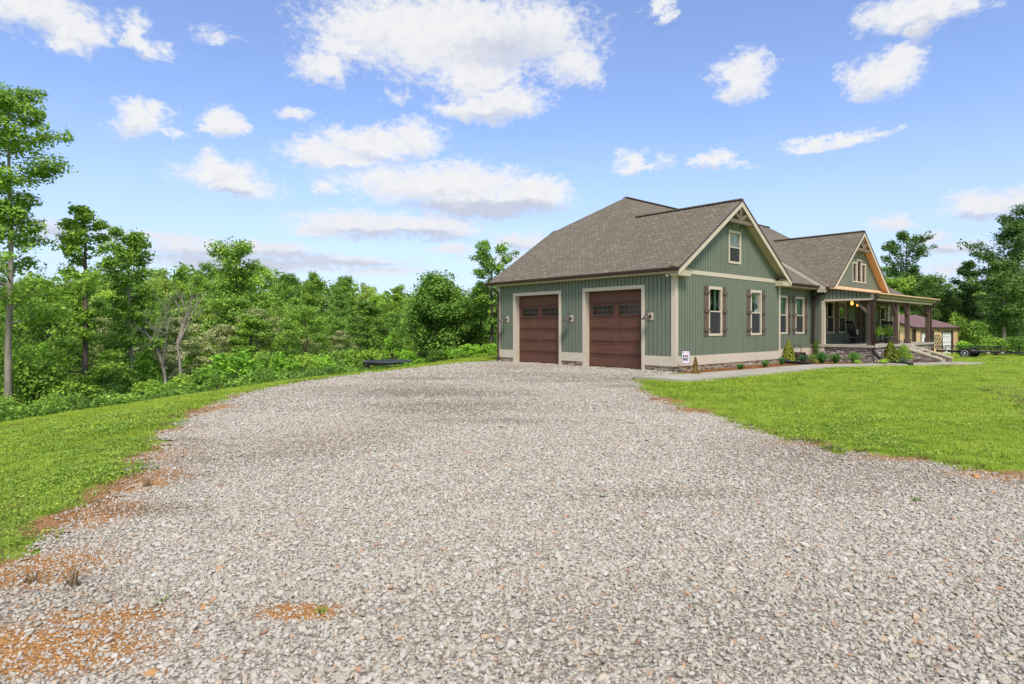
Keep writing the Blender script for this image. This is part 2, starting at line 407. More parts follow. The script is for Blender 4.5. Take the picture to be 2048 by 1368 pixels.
def axis_grid(lo, hi, d0, d1, step, far_lo, far_hi, g=1.18):
    a = list(np.arange(d0, d1, step)); s = step; x = d1
    while x < far_hi: a.append(x); s = min(s * g, 25); x += s
    s = step; x = d0 - step; pre = []
    while x > far_lo: pre.append(x); s = min(s * g, 25); x -= s
    return np.array(pre[::-1] + a)
def grid_mesh(name, xs, ys, zfun, mat, keep=None):
    X, Y = np.meshgrid(xs, ys); P = np.stack([X.ravel(), Y.ravel()], 1)
    Z = zfun(P); nx = len(xs); ny = len(ys)
    i = (np.arange(ny - 1)[:, None] * nx + np.arange(nx - 1)[None, :]).ravel()
    F = np.stack([i, i + 1, i + nx + 1, i + nx], 1)
    V = np.column_stack([P, Z])
    if keep is not None:
        k = keep(P); F = F[k[F].all(1)]
        used = np.unique(F); re = -np.ones(len(V), int); re[used] = np.arange(len(used)); V = V[used]; F = re[F]
    return V, F, mesh_np(name, V, F, mat, True)
def set_attr(me, name, vals):
    a = me.attributes.new(name, 'FLOAT', 'POINT'); a.data.foreach_set('value', np.asarray(vals, np.float32))

# soil patches showing orange clay: x, y, rx, ry, amount
CLAY = [(-1.15, 3.3, 0.30, 0.10, 1.0), (-2.35, 2.9, 0.75, 0.30, 0.95), (-2.2, 3.25, 0.55, 0.2, 0.75), (-3.0, 3.9, 0.5, 0.5, .8), (-3.5, 5.0, .45, .5, 1.0), (-3.75, 6.0, .45, .7, 1.0), (-3.1, 2.6, .6, .5, .9), (-4.3, 7.3, .5, .6, .7), (-5.1, 9.3, .4, .6, .7), (-5.75, 11.6, .5, .9, .9), (3.3, 13.0, .5, .9, .8), (3.4, 11.4, .5, .6, .8), (3.2, 14.6, .35, .9, .6), (3.9, 8.15, .8, .3, .6), (5.3, 6.35, .8, .3, .9), (4.6, 7.2, .7, .25, .7)]
DARK = [(-3.3, 5.15, 0.55, 0.16, .9), (-3.6, 6.3, .5, .16, .6), (-4.6, 8.3, .4, .2, .6), (4.4, 7.55, 1.2, .22, .6), (5.6, 6.0, .8, .2, .6), (-1.9, 14.2, 2.2, .8, .55), (-1.2, 12.2, 1.6, .45, .4), (1.2, 17.5, 2.2, .7, .35), (-0.3, 10.0, 1.6, .35, .35), (-2.6, 18.3, 1.6, .6, .4), (1.5, 5.6, .9, .25, .3), (2.8, 16.0, .9, .5, .4)]
def blobs(P, L):
    r = np.zeros(len(P))
    for x, y, rx, ry, w in L:
        r = np.maximum(r, w * np.exp(-(((P[:, 0] - x) / rx) ** 2 + ((P[:, 1] - y) / ry) ** 2) * 0.9))
    return r
def gravel_d(P): return sdist(P, GRAVEL) + 0.35 * (vnoise(P, 1.6, 11) - 0.5) + 0.34 * (vnoise(P, 5.0, 12) - 0.5)
def clay_amt(P, gd=None):
    gd = gravel_d(P) if gd is None else gd
    edge = np.exp(-((gd + 0.02) / 0.22) ** 2) * np.clip((vnoise(P, 1.3, 21) - .42) * 4, 0, 1) * 0.7
    edge *= (P[:, 1] < 19)
    return np.clip(np.maximum(edge, blobs(P, CLAY)), 0, 1)

def tan_amt(P):
    q = P * np.array([.55, 1.0])
    n = np.clip((vnoise(q, .42, 61) - .52) * 2.2, 0, .55) * np.clip((P[:, 1] - 3) / 6, .25, 1)
    return np.clip(np.maximum(blobs(P, DARK) * 1.5 * (vnoise(P, 1.7, 63) * .9 + .35), n) + (vnoise(P, 3.5, 64) - .5) * .15, 0, 1)

# bed and walkway outlines in house coordinates
WALK_N = [(-3.1, -2.35), (-0.84, -2.6), (2.25, -2.67), (7.07, -2.85), (10.2, -3.25), (13, -3.85), (15.6, -4.45), (18.0, -4.95), (20.0, -5.0)]
WALK_F = [(-3.1, -0.7), (-0.84, -1.15), (2.25, -1.4), (7.07, -1.62), (10.2, -2.35), (13, -2.95), (15.6, -3.45), (18.0, -3.5), (20.0, -3.9)]
def smooth_line(pts, n=90):
    p = np.array(pts); t = np.linspace(0, len(p) - 1, n); k = np.arange(len(p))
    c = np.stack([np.interp(t, k, p[:, 0]), np.interp(t, k, p[:, 1])], 1)
    for _ in range(4): c[1:-1] = (c[:-2] + 2 * c[1:-1] + c[2:]) / 4
    return c
WN, WF = smooth_line(WALK_N), smooth_line(WALK_F)
WALKPOLY_L = np.concatenate([WN, WF[::-1]])
def to_world2(L): return np.stack([HX + CH * L[:, 0] - SH * L[:, 1], HY + SH * L[:, 0] + CH * L[:, 1]], 1)
WALKPOLY = to_world2(WALKPOLY_L)
MULCHPOLY = to_world2(np.concatenate([WF[10:], np.array([(17.0, -3.0), (17.0, -1.9), (13.3, -1.9), (13.3, .9), (7.9, .9), (7.9, 0.05), (0.05, 0.05), (-0.3, -0.5)])]))
HOUSEPOLY = to_world2(np.array([(0, 0), (7.94, 0), (7.94, .86), (13.3, .86), (13.3, -1.95), (23.2, -1.95), (27.3, .86), (27.3, 13.3), (4.3, 13.3), (4.3, 9.4), (0, 9.4)]))

def build_ground():
    # soil / grass base, one sheet to the horizon
    m, t = new_mat('grass_and_soil')
    geo = t.n('ShaderNodeNewGeometry'); P = geo.outputs['Position']
    ac = t.n('ShaderNodeAttribute', attribute_name='clay'); aw = t.n('ShaderNodeAttribute', attribute_name='wood')
    n1 = t.noise(P, 0.35, 4, 0.6); n2 = t.noise(P, 2.6, 4, 0.6); n3 = t.noise(P, 55, 3, 0.6)
    g = t.ramp(t.math('ADD', t.math('MULTIPLY', n1, .6), t.math('MULTIPLY', n2, .4)), [(0.3, (0.180, 0.290, 0.026)), (0.5, (0.285, 0.400, 0.036)), (0.7, (0.400, 0.480, 0.075))])
    g = t.mix(0.35, g, t.ramp(n3, [(0.35, (0.05, 0.075, 0.018)), (0.65, (0.22, 0.31, 0.06))]))
    cl = t.ramp(n3, [(0.3, (0.21, 0.105, 0.045)), (0.7, (0.44, 0.255, 0.12))])
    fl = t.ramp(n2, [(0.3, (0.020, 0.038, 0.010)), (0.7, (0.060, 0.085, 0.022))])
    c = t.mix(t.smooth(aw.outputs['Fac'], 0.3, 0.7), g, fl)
    c = t.mix(t.smooth(t.math('ADD', ac.outputs['Fac'], t.math('MULTIPLY', t.math('SUBTRACT', n2, .5), .6)), 0.35, 0.6), c, cl)
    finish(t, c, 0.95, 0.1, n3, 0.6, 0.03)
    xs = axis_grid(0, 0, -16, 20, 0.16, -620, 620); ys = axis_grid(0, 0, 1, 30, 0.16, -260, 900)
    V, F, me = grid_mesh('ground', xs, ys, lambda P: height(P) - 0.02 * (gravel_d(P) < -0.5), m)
    P2 = V[:, :2].astype(float)
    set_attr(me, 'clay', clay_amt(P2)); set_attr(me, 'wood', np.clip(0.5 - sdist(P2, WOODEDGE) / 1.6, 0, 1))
    tag(link('ground', me), kind='structure')
    # gravel sheet
    m, t = new_mat('gravel_bed')
    geo = t.n('ShaderNodeNewGeometry'); P = geo.outputs['Position']
    ac = t.n('ShaderNodeAttribute', attribute_name='clay'); ad = t.n('ShaderNodeAttribute', attribute_name='damp')
    vo = t.n('ShaderNodeTexVoronoi', i_Vector=P, i_Scale=40.0); vs = t.n('ShaderNodeSeparateColor', i_0=vo.outputs['Color'])
    n1 = t.noise(P, 0.8, 4, 0.6); n3 = t.noise(P, 90, 2)
    c = t.ramp(vs.outputs[0], [(0.0, (0.23, 0.19, 0.145)), (0.4, (0.385, 0.345, 0.28)), (0.8, (0.50, 0.462, 0.39)), (1.0, (0.60, 0.57, 0.50))])
    c = t.mix(t.smooth(vo.outputs['Distance'], 0.40, 0.85), c, (0.17, 0.135, 0.10))
    c = t.mix(0.3, c, t.ramp(n1, [(0.3, (0.25, 0.21, 0.17)), (0.7, (0.50, 0.46, 0.41))]))
    cl = t.ramp(n3, [(0.3, (0.28, 0.125, 0.042)), (0.7, (0.57, 0.305, 0.11))])
    c = t.mix(t.smooth(t.math('ADD', ac.outputs['Fac'], t.math('MULTIPLY', t.math('SUBTRACT', n1, .5), .5)), 0.3, 0.7), c, cl)
    c = t.mix(t.math('MULTIPLY', ad.outputs['Fac'], 0.8), c, (0.16, 0.115, 0.075))
    finish(t, c, 0.9, 0.15, t.math('MULTIPLY', vo.outputs['Distance'], -1.0), 0.8, 0.03)
    xs = np.arange(-7.5, 12.5, 0.11); ys = np.concatenate([np.arange(-8, 0.5, 0.5), np.arange(0.5, 29.5, 0.11)])
    V, F, me = grid_mesh('gravel_driveway', xs, ys, lambda P: height(P) + 0.012 + 0.012 * (vnoise(P, 2.2, 5) - .5), m, keep=lambda P: gravel_d(P) < 0.03)
    P2 = V[:, :2].astype(float); set_attr(me, 'clay', clay_amt(P2)); set_attr(me, 'damp', tan_amt(P2))
    tag(link('gravel_driveway', me), kind='structure')
    # concrete walkway
    n = len(WN); hN = [hz(*W(*p)[:2]) for p in WN]; hF = [hz(*W(*p)[:2]) for p in WF]
    zt = [max(a, b) + 0.075 for a, b in zip(hN, hF)]
    mb = MB(); V = []
    for i in range(n):
        a = W(*WN[i]); b = W(*WF[i])
        V += [(a[0], a[1], zt[i]), (b[0], b[1], zt[i]), (a[0], a[1], zt[i] - .3), (b[0], b[1], zt[i] - .3)]
    F = []
    for i in range(n - 1):
        o = 4 * i; F += [(o, o + 4, o + 5, o + 1), (o + 2, o + 3, o + 7, o + 6), (o, o + 2, o + 6, o + 4), (o + 1, o + 5, o + 7, o + 3)]
    F += [(0, 1, 3, 2), (4 * n - 4, 4 * n - 2, 4 * n - 1, 4 * n - 3)]
    mb.add(V, F); w = mb.build('path', M['concrete']); tag(w, kind='structure')
    # mulch bed
    m, t = new_mat('wood_mulch'); geo = t.n('ShaderNodeNewGeometry'); P = geo.outputs['Position']
    vo = t.n('ShaderNodeTexVoronoi', i_Vector=t.n('ShaderNodeMapping', i_Vector=P, i_Scale=(18, 40, 30)).outputs[0], i_Scale=1.0); vs = t.n('ShaderNodeSeparateColor', i_0=vo.outputs['Color'])
    c = t.ramp(vs.outputs[0], [(0.0, (0.085, 0.035, 0.016)), (0.5, (0.24, 0.105, 0.042)), (1.0, (0.43, 0.22, 0.10))])
    finish(t, c, 0.95, 0.1, vo.outputs['Distance'], 0.8, 0.03)
    xs = np.arange(2, 24, 0.12); ys = np.arange(16, 38, 0.12)
    V, F, me = grid_mesh('mulch_ground', xs, ys, lambda P: height(P) + 0.012 + 0.015 * (vnoise(P, 3, 8) - .5), m, keep=lambda P: inside(P, MULCHPOLY))
    tag(link('mulch_ground', me), kind='structure')
build_ground()

# ------------------------------------------------------------------ instanced stuff: gravel stones, grass
def scatter(name, P, rot, scl, idx, protos, tan=None):
    me = bpy.data.meshes.new(name); n = len(P)
    me.vertices.add(n); me.vertices.foreach_set('co', np.asarray(P, np.float32).ravel())
    a = me.attributes.new('rot', 'FLOAT_VECTOR', 'POINT'); a.data.foreach_set('vector', np.asarray(rot, np.float32).ravel())
    a = me.attributes.new('scl', 'FLOAT_VECTOR', 'POINT'); a.data.foreach_set('vector', np.asarray(scl, np.float32).ravel())
    a = me.attributes.new('idx', 'INT', 'POINT'); a.data.foreach_set('value', np.asarray(idx, np.int32))
    if tan is not None: a = me.attributes.new('tan', 'FLOAT', 'POINT'); a.data.foreach_set('value', np.asarray(tan, np.float32))
    col = bpy.data.collections.new(name + '_shapes')
    for i, pm in enumerate(protos): col.objects.link(bpy.data.objects.new('%s_shape_%02d' % (name, i), pm))
    ng = bpy.data.node_groups.new(name + '_scatter', 'GeometryNodeTree')
    ng.interface.new_socket('Geometry', in_out='INPUT', socket_type='NodeSocketGeometry'); ng.interface.new_socket('Geometry', in_out='OUTPUT', socket_type='NodeSocketGeometry')
    N = ng.nodes; L = ng.links
    gi = N.new('NodeGroupInput'); go = N.new('NodeGroupOutput'); ip = N.new('GeometryNodeInstanceOnPoints'); ci = N.new('GeometryNodeCollectionInfo')
    ci.inputs['Collection'].default_value = col; ci.inputs['Separate Children'].default_value = True; ci.inputs['Reset Children'].default_value = True
    def na(nm, dt):
        x = N.new('GeometryNodeInputNamedAttribute'); x.data_type = dt; x.inputs[0].default_value = nm; return x.outputs['Attribute']
    er = N.new('FunctionNodeEulerToRotation'); L.new(na('rot', 'FLOAT_VECTOR'), er.inputs[0])
    L.new(gi.outputs[0], ip.inputs['Points']); L.new(ci.outputs[0], ip.inputs['Instance']); ip.inputs['Pick Instance'].default_value = True
    L.new(na('idx', 'INT'), ip.inputs['Instance Index']); L.new(er.outputs[0], ip.inputs['Rotation']); L.new(na('scl', 'FLOAT_VECTOR'), ip.inputs['Scale'])
    L.new(ip.outputs[0], go.inputs[0])
    o = link(name, me); md = o.modifiers.new('scatter', 'NODES'); md.node_group = ng
    return o

def ico(sub):
    bm = bmesh.new(); bmesh.ops.create_icosphere(bm, subdivisions=sub, radius=1.0)
    V = np.array([v.co[:] for v in bm.verts]); F = np.array([[v.index for v in f.verts] for f in bm.faces]); bm.free(); return V, F

def build_stones():
    m, t = new_mat('limestone_gravel'); oi = t.n('ShaderNodeObjectInfo'); tc = t.n('ShaderNodeTexCoord')
    n1 = t.noise(tc.outputs['Object'], 2.0, 4, 0.6)
    c = t.ramp(oi.outputs['Random'], [(0.0, (0.29, 0.25, 0.187)), (0.12, (0.41, 0.365, 0.288)), (0.40, (0.50, 0.458, 0.374)), (0.70, (0.572, 0.532, 0.452)), (0.93, (0.69, 0.655, 0.58)), (0.955, (0.60, 0.46, 0.28)), (0.985, (0.52, 0.26, 0.10)), (1.0, (0.40, 0.15, 0.05))])
    c = t.mix(0.35, c, t.ramp(n1, [(0.3, (0.33, 0.292, 0.235)), (0.7, (0.76, 0.72, 0.64))]), 'MIX')
    at = t.n('ShaderNodeAttribute', attribute_type='INSTANCER', attribute_name='tan')
    c = t.mix(t.math('MULTIPLY', at.outputs['Fac'], 0.55), c, (0.33, 0.255, 0.175))
    finish(t, c, 0.85, 0.25, n1, 0.4, 0.15)
    protos = []; r = np.random.default_rng(3)
    V0, F0 = ico(2)
    for k in range(10):
        V = V0.copy()
        for _ in range(7):                       # cut flats so the stones read as crushed rock
            d = r.normal(size=3); d /= np.linalg.norm(d); lim = r.uniform(0.55, 0.85)
            s = V @ d; V -= np.outer(np.maximum(s - lim, 0) * 0.85, d)
        V *= np.array([1.0, r.uniform(.65, .9), r.uniform(.42, .65)])
        V += r.normal(size=V.shape) * 0.02
        protos.append(mesh_np('stone_%02d' % k, V, F0, m, True))
    pts = []
    for (y0, y1, dens, s0) in ((1.7, 4.0, 2900, 0.0120), (4.0, 7.0, 2500, 0.0118), (7.0, 11.0, 1600, 0.0128), (11.0, 18.0, 650, 0.0150), (18.0, 28.2, 240, 0.019)):
        xa, xb = max(-0.93 * y1 - 2, -7), min(0.93 * y1 + 2, 11)
        n = int((xb - xa) * (y1 - y0) * dens)
        P = np.stack([r.uniform(xa, xb, n), r.uniform(y0, y1, n)], 1)
        P = P[np.abs(P[:, 0]) < 0.93 * P[:, 1] + 2]
        gd = gravel_d(P); cl = clay_amt(P, gd)
        bare = np.clip(np.maximum(blobs(P, DARK) * 2.2, (vnoise(P * np.array([.6, 1.0]), .45, 61) - .58) * 1.9) + (vnoise(P, 2.4, 62) - .5) * .3, 0, np.where(P[:, 1] > 8, .72, .45))
        keep = (gd < 0.10) & (r.uniform(size=len(P)) > bare) & (r.uniform(size=len(P)) > np.clip((gd + .12) / .3, 0, .8)) & (r.uniform(size=len(P)) > 0.5 * np.clip(cl, 0, 1))
        P = P[keep]; s = s0 * np.exp(r.normal(size=len(P)) * 0.34); s = np.clip(s, .4 * s0, 2.5 * s0)
        s *= 1 - 0.35 * clay_amt(P)
        pts.append((P, s))
    P = np.concatenate([p for p, _ in pts]); s = np.concatenate([q for _, q in pts])
    z = height(P) + 0.012 + 0.012 * (vnoise(P, 2.2, 5) - .5) + s * r.uniform(-.05, .5, len(P))
    rot = np.stack([r.normal(size=len(P)) * .35, r.normal(size=len(P)) * .35, r.uniform(0, 6.28, len(P))], 1)
    o = scatter('gravel_stones', np.column_stack([P, z]), rot, np.stack([s * r.uniform(.8, 1.35, len(P)), s, s], 1), r.integers(0, 10, len(P)), protos, tan=tan_amt(P))
    # fines between the stones: grit on the grey gravel, crumbs of clay on the orange patches
    mc, tcl = new_mat('clay_crumb'); oi = tcl.n('ShaderNodeObjectInfo')
    finish(tcl, tcl.ramp(oi.outputs['Random'], [(0, (0.26, 0.125, 0.05)), (.35, (0.48, 0.255, 0.10)), (.6, (0.58, 0.34, 0.15)), (.75, (0.50, 0.44, 0.36)), (1, (0.62, 0.57, 0.50))]), .9, .15)
    V1, F1 = ico(1); pc = [mesh_np('crumb_%d' % k, V1 * np.array([1, .8, .6]) + r.normal(size=V1.shape) * .12, F1, mc) for k in range(3)]
    n = 230000; Q = np.stack([r.uniform(-7, 8, n), r.uniform(1.7, 8.5, n)], 1); Q = Q[(np.abs(Q[:, 0]) < .93 * Q[:, 1] + .6)]
    gd = gravel_d(Q); cl = clay_amt(Q, gd); u = r.uniform(size=len(Q)); kc = (cl > .22) & (u < cl * .6); kg = ~kc & (u < .55) & (Q[:, 1] < 5.5)
    k = (kc | kg) & (gd < .15); Q, kc = Q[k], kc[k]; s2 = r.uniform(.004, .010, len(Q))
    o2 = scatter('gravel_grit', np.column_stack([Q, height(Q) + .014 + 0.012 * (vnoise(Q, 2.2, 5) - .5)]), np.stack([r.uniform(0, 3, len(Q)), r.uniform(0, 3, len(Q)), r.uniform(0, 6.28, len(Q))], 1), np.stack([s2, s2, s2], 1), np.where(kc, r.integers(0, 3, len(Q)), r.integers(3, 6, len(Q))), pc + protos[:3])
    tag(o2, 'fine grit and orange clay crumbs lying between the gravel stones', 'grit', kind='stuff')
    tag(o, 'pale grey crushed limestone gravel covering the driveway', 'gravel', kind='stuff')
    print('stones', len(P))
build_stones()

def blade_tuft(r, n, h, w, spread, lean, mat, name, flat=False):
    V = []; F = []
    for i in range(n):
        a = r.uniform(0, 6.28); b = r.uniform(0, 6.28); rr = spread * math.sqrt(r.uniform())
        p = np.array([rr * math.cos(b), rr * math.sin(b), 0]); d = np.array([math.cos(a), math.sin(a), 0]); sd = np.array([-d[1], d[0], 0])
        hh = h * r.uniform(.55, 1.15); ln = lean * r.uniform(.2, 1.2) * hh; ww = w * r.uniform(.7, 1.3)
        q = p + d * ln * .35 + np.array([0, 0, hh * .6]); e = p + d * ln + np.array([0, 0, hh * (1.0 if not flat else .75)])
        k = len(V); V += [p - sd * ww / 2, p + sd * ww / 2, q + sd * ww * .42, q - sd * ww * .42, e + sd * ww * .08, e - sd * ww * .08]
        F += [(k, k + 1, k + 2, k + 3), (k + 3, k + 2, k + 4, k + 5)]
    return mesh_np(name, np.array(V), np.array(F), mat, True)
def leaf_patch(r, n, h, s, spread, mat, name):
    V = []; F = []
    for i in range(n):
        b = r.uniform(0, 6.28); rr = spread * math.sqrt(r.uniform()); c = np.array([rr * math.cos(b), rr * math.sin(b), h * r.uniform(.3, 1)])
        nrm = np.array([r.normal() * .5, r.normal() * .5, 1]); nrm /= np.linalg.norm(nrm); t_ = np.cross(nrm, r.normal(size=3)); t_ /= np.linalg.norm(t_); u_ = np.cross(nrm, t_)
        k = len(V); V += [c - t_ * s, c + u_ * s * .8, c + t_ * s, c - u_ * s * .8]; F.append((k, k + 1, k + 2, k + 3))
    return mesh_np(name, np.array(V), np.array(F), mat)

def build_grass():
    r = np.random.default_rng(9)
    protos = [blade_tuft(r, 30, .042, .0055, .10, 1.0, M['lf_grass'], 'turf_%d' % i) for i in range(5)]
    protos += [blade_tuft(r, 30, .085, .006, .10, .9, M['lf_grass'], 'long_grass_%d' % i) for i in range(3)]
    protos += [leaf_patch(r, 40, .07, .012, .11, M['lf_clover'], 'clover_%d' % i) for i in range(3)]
    protos += [blade_tuft(r, 16, .05, .005, .08, 1.2, M['lf_dry'], 'dry_grass_%d' % i) for i in range(2)]
    Ps = []; S = []; I = []
    bands = [(1.6, 6, -9, 10, 270, 1.0), (6, 10, -11, 12, 150, 1.15), (10, 16, -17, 18, 62, 1.5), (16, 24, -24, 26, 26, 2.0), (24, 34, -30, 36, 12, 2.7), (34, 62, 10, 60, 5, 3.6)]
    for y0, y1, xa, xb, dens, sc_ in bands:
        n = int((xb - xa) * (y1 - y0) * dens); P = np.stack([r.uniform(xa, xb, n), r.uniform(y0, y1, n)], 1)
        P = P[np.abs(P[:, 0]) < 0.95 * P[:, 1] + 3]
        gd = gravel_d(P)
        keep = (gd > 0.02) & (~inside(P, WALKPOLY)) & (~inside(P, MULCHPOLY)) & (~inside(P, HOUSEPOLY)) & (sdist(P, WOODEDGE) > -0.5)
        keep &= r.uniform(size=len(P)) < np.clip(1.15 - clay_amt(P, gd) * 1.1, .12, 1) * np.clip(.6 + gd * 1.4, 0, 1)
        P = P[keep]; gd = gd[keep]
        patch = vnoise(P, 0.55, 31); u = r.uniform(size=len(P)); left = P[:, 0] < -2
        idx = r.integers(0, 5, len(P))
        cl = (u < np.where(left, .6 * np.exp(-np.maximum(gd - .3, 0) / 1.2) * (P[:, 1] < 8.5), .04)) | ((patch > .62) & (u < .25) & (P[:, 1] < 12))
        idx = np.where(cl, r.integers(8, 11, len(P)), idx)
        lg = (u > .92) & (np.exp(-gd / 1.0) > r.uniform(size=len(P)) * 1.2)
        idx = np.where(lg, r.integers(5, 8, len(P)), idx)
        dry = (r.uniform(size=len(P)) < .5 * (gd < .25)) | ((vnoise(P, .35, 41) > .70) & (u > .55))
        idx = np.where(dry, r.integers(11, 13, len(P)), idx)
        s = sc_ * r.uniform(.7, 1.3, len(P)) * (0.85 + .5 * (patch - .5))
        Ps.append(P); S.append(np.stack([s, s, s * (1.0 / sc_ ** .55)], 1)); I.append(idx)
    P = np.concatenate(Ps); S = np.concatenate(S); I = np.concatenate(I)
    z = height(P) - .004
    rot = np.stack([r.normal(size=len(P)) * .08, r.normal(size=len(P)) * .08, r.uniform(0, 6.28, len(P))], 1)
    L = P[:, 0] < 1.0
    for nm, k, lab in (('lawn_grass', L, 'sloping mown lawn and clover left of the gravel driveway'), ('lawn_grass', ~L, 'bright green front lawn between gravel and concrete walkway')):
        o = scatter(nm, np.column_stack([P, z])[k], rot[k], S[k], I[k], protos); tag(o, lab, 'grass', kind='stuff')
    print('grass', len(P))
    # mulch chips
    m, t = new_mat('mulch_chip'); oi = t.n('ShaderNodeObjectInfo')
    c = t.ramp(oi.outputs['Random'], [(0, (0.09, 0.035, 0.015)), (.5, (0.26, 0.115, 0.045)), (1, (0.48, 0.27, 0.13))]); finish(t, c, .9, .15)
    cp = []
    for k in range(4):
        mb = MB(); V0, F0 = ico(1); cp.append(mesh_np('chip_%d' % k, V0 * np.array([1, r.uniform(.2, .4), .18]) + r.normal(size=V0.shape) * .05, F0, m))
    n = 26000; P = np.stack([r.uniform(2, 24, n), r.uniform(16, 38, n)], 1); P = P[inside(P, MULCHPOLY)]
    s = r.uniform(.02, .045, len(P)); z = height(P) + .02
    o = scatter('mulch_chips', np.column_stack([P, z]), np.stack([r.normal(size=len(P)) * .3, r.normal(size=len(P)) * .3, r.uniform(0, 6.28, len(P))], 1), np.stack([s, s, s], 1), r.integers(0, 4, len(P)), cp)
    tag(o, 'orange brown wood mulch chips in the bed along the house', 'mulch', kind='stuff')
build_grass()

def rock(px, py, wpx, mat, label):
    x, y, z = ground_at(px, py); s = wpx / 1211 * y / 2; r = np.random.default_rng(int(px)); V, F = ico(2)
    for _ in range(8):
        d = r.normal(size=3); d /= np.linalg.norm(d); q = V @ d; V = V - np.outer(np.maximum(q - .62, 0) * .9, d)
    o = link('rock', mesh_np('rock', V * np.array([s, s * .75, s * .5]), F, mat, True)); o.location = (x, y, z + s * .3); o.rotation_euler = (.1, .15, px); tag(o, label, 'rock', 'loose rocks on the driveway')
rk = simple('dark_rock', (.09, .085, .085), .8, .3, 20); ro = simple('orange_rock', (.50, .27, .11), .85, .2, 14); rp = simple('pale_rock', (.62, .58, .52), .85, .12, 14)
rock(1905, 960, 14, rk, 'small dark rock on the gravel near the front lawn edge'); rock(1953, 957, 20, ro, 'orange rock on the gravel near the front lawn edge'); rock(407, 1222, 26, ro, 'orange brown rock between the two orange clay patches'); rock(799, 1282, 24, ro, 'tan orange rock just below the small clay patch'); rock(1135, 1262, 22, rp, 'pale flat rock bigger than the gravel round it'); rock(300, 1356, 34, ro, 'tan rock near the bottom of the big clay patch')
def weed(px, py, h, mat, label, cat, n=26, lean=.9, w=.004):
    x, y, z = ground_at(px, py); o = link('weed', blade_tuft(np.random.default_rng(int(px)), n, h, w, .035, lean, M[mat], 'weed')); o.location = (x, y, z + .01); tag(o, label, cat, 'weeds on the driveway')
weed(145, 1180, .12, 'lf_dry', 'dry brown twiggy weed on the gravel between clay patches and lawn', 'weed', 40, 1.4); weed(60, 1172, .10, 'lf_dry', 'smaller dry brown weed next to the clay edge', 'weed', 30, 1.4); weed(295, 977, .11, 'lf_dry', 'dark dry weed on the gravel at the curve of the sloping lawn', 'weed', 40, 1.0)
weed(642, 1229, .035, 'lf_clover', 'tiny green sprig beside the small orange clay patch', 'weed', 16, 1.2, .008); weed(1830, 1006, .05, 'lf_clover', 'tiny green sprig on the gravel below the front lawn', 'weed', 16, 1.2, .008); weed(315, 1212, .035, 'lf_clover', 'tiny green sprig in the big orange clay patch', 'weed', 14, 1.2, .008)
# ------------------------------------------------------------------ the house (house coordinates, metres)
house = thing('house', 'sage green house with brown garage doors and steep shingled gables', 'house', (HX, HY, 0), HROT)

def PA(u, z, d): return (-d, u, z)            # wall facing the driveway (plane x=0): u = local y
def make_plane_y(y0): return lambda u, z, d: (u, y0 - d, z)      # walls facing front (-y): u = local x
def make_plane_x(x0): return lambda u, z, d: (x0 - d, u, z)      # walls facing -x: u = local y
def lbox(mb, T, u0, u1, z0, z1, d0, d1):
    return mb.hexa([T(u0, z0, d0), T(u1, z0, d0), T(u1, z0, d1), T(u0, z0, d1), T(u0, z1, d0), T(u1, z1, d0), T(u1, z1, d1), T(u0, z1, d1)])

def wall(T, u0, u1, z0, ztop, openings=(), pitch=0.178, gap=0.027, breaks=(), name='wall', mat='siding', proud=0.036):
    """vertical board siding: backing plus a raised strip for every board, cut round the openings"""
    zt = ztop if callable(ztop) else (lambda u: ztop)
    mb = MB(); BK = .045
    def quadcol(a, b, d, sides):
        cuts = sorted({a, b} | {e for o in openings for e in o[:2] if a < e < b} | {e for e in breaks if a < e < b})
        for p, q in zip(cuts[:-1], cuts[1:]):
            if q - p < 1e-5: continue
            mid = (p + q) / 2; iv = [(z0, None)]
            for o in openings:
                if o[0] < mid < o[1]:
                    nv = []
                    for lo, hi in iv:
                        if hi is None:
                            if o[2] > lo: nv.append((lo, o[2]))
                            nv.append((o[3], None))
                        elif o[2] >= hi or o[3] <= lo: nv.append((lo, hi))
                        else:
                            if o[2] > lo: nv.append((lo, o[2]))
                            if o[3] < hi: nv.append((o[3], hi))
                    iv = nv
            for lo, hi in iv:
                tp, tq = (zt(p), zt(q)) if hi is None else (hi, hi)
                if tp <= lo + 1e-3 and tq <= lo + 1e-3: continue
                tp = max(tp, lo + 1e-3); tq = max(tq, lo + 1e-3)
                mb.add([T(p, lo, d), T(q, lo, d), T(q, tq, d), T(p, tp, d)], [(0, 1, 2, 3)])
                if sides:
                    if abs(p - a) < 1e-6: mb.add([T(p, lo, -BK), T(p, lo, d), T(p, tp, d), T(p, tp, -BK)], [(0, 1, 2, 3)])
                    if abs(q - b) < 1e-6: mb.add([T(q, lo, -BK), T(q, lo, d), T(q, tq, d), T(q, tq, -BK)], [(0, 1, 2, 3)])
    quadcol(u0, u1, -BK, False)
    n = max(1, round((u1 - u0) / pitch)); pt = (u1 - u0) / n
    for i in range(n): quadcol(u0 + i * pt + gap / 2, u0 + (i + 1) * pt - gap / 2, proud, True)
    return mb.build(name, M[mat], house)

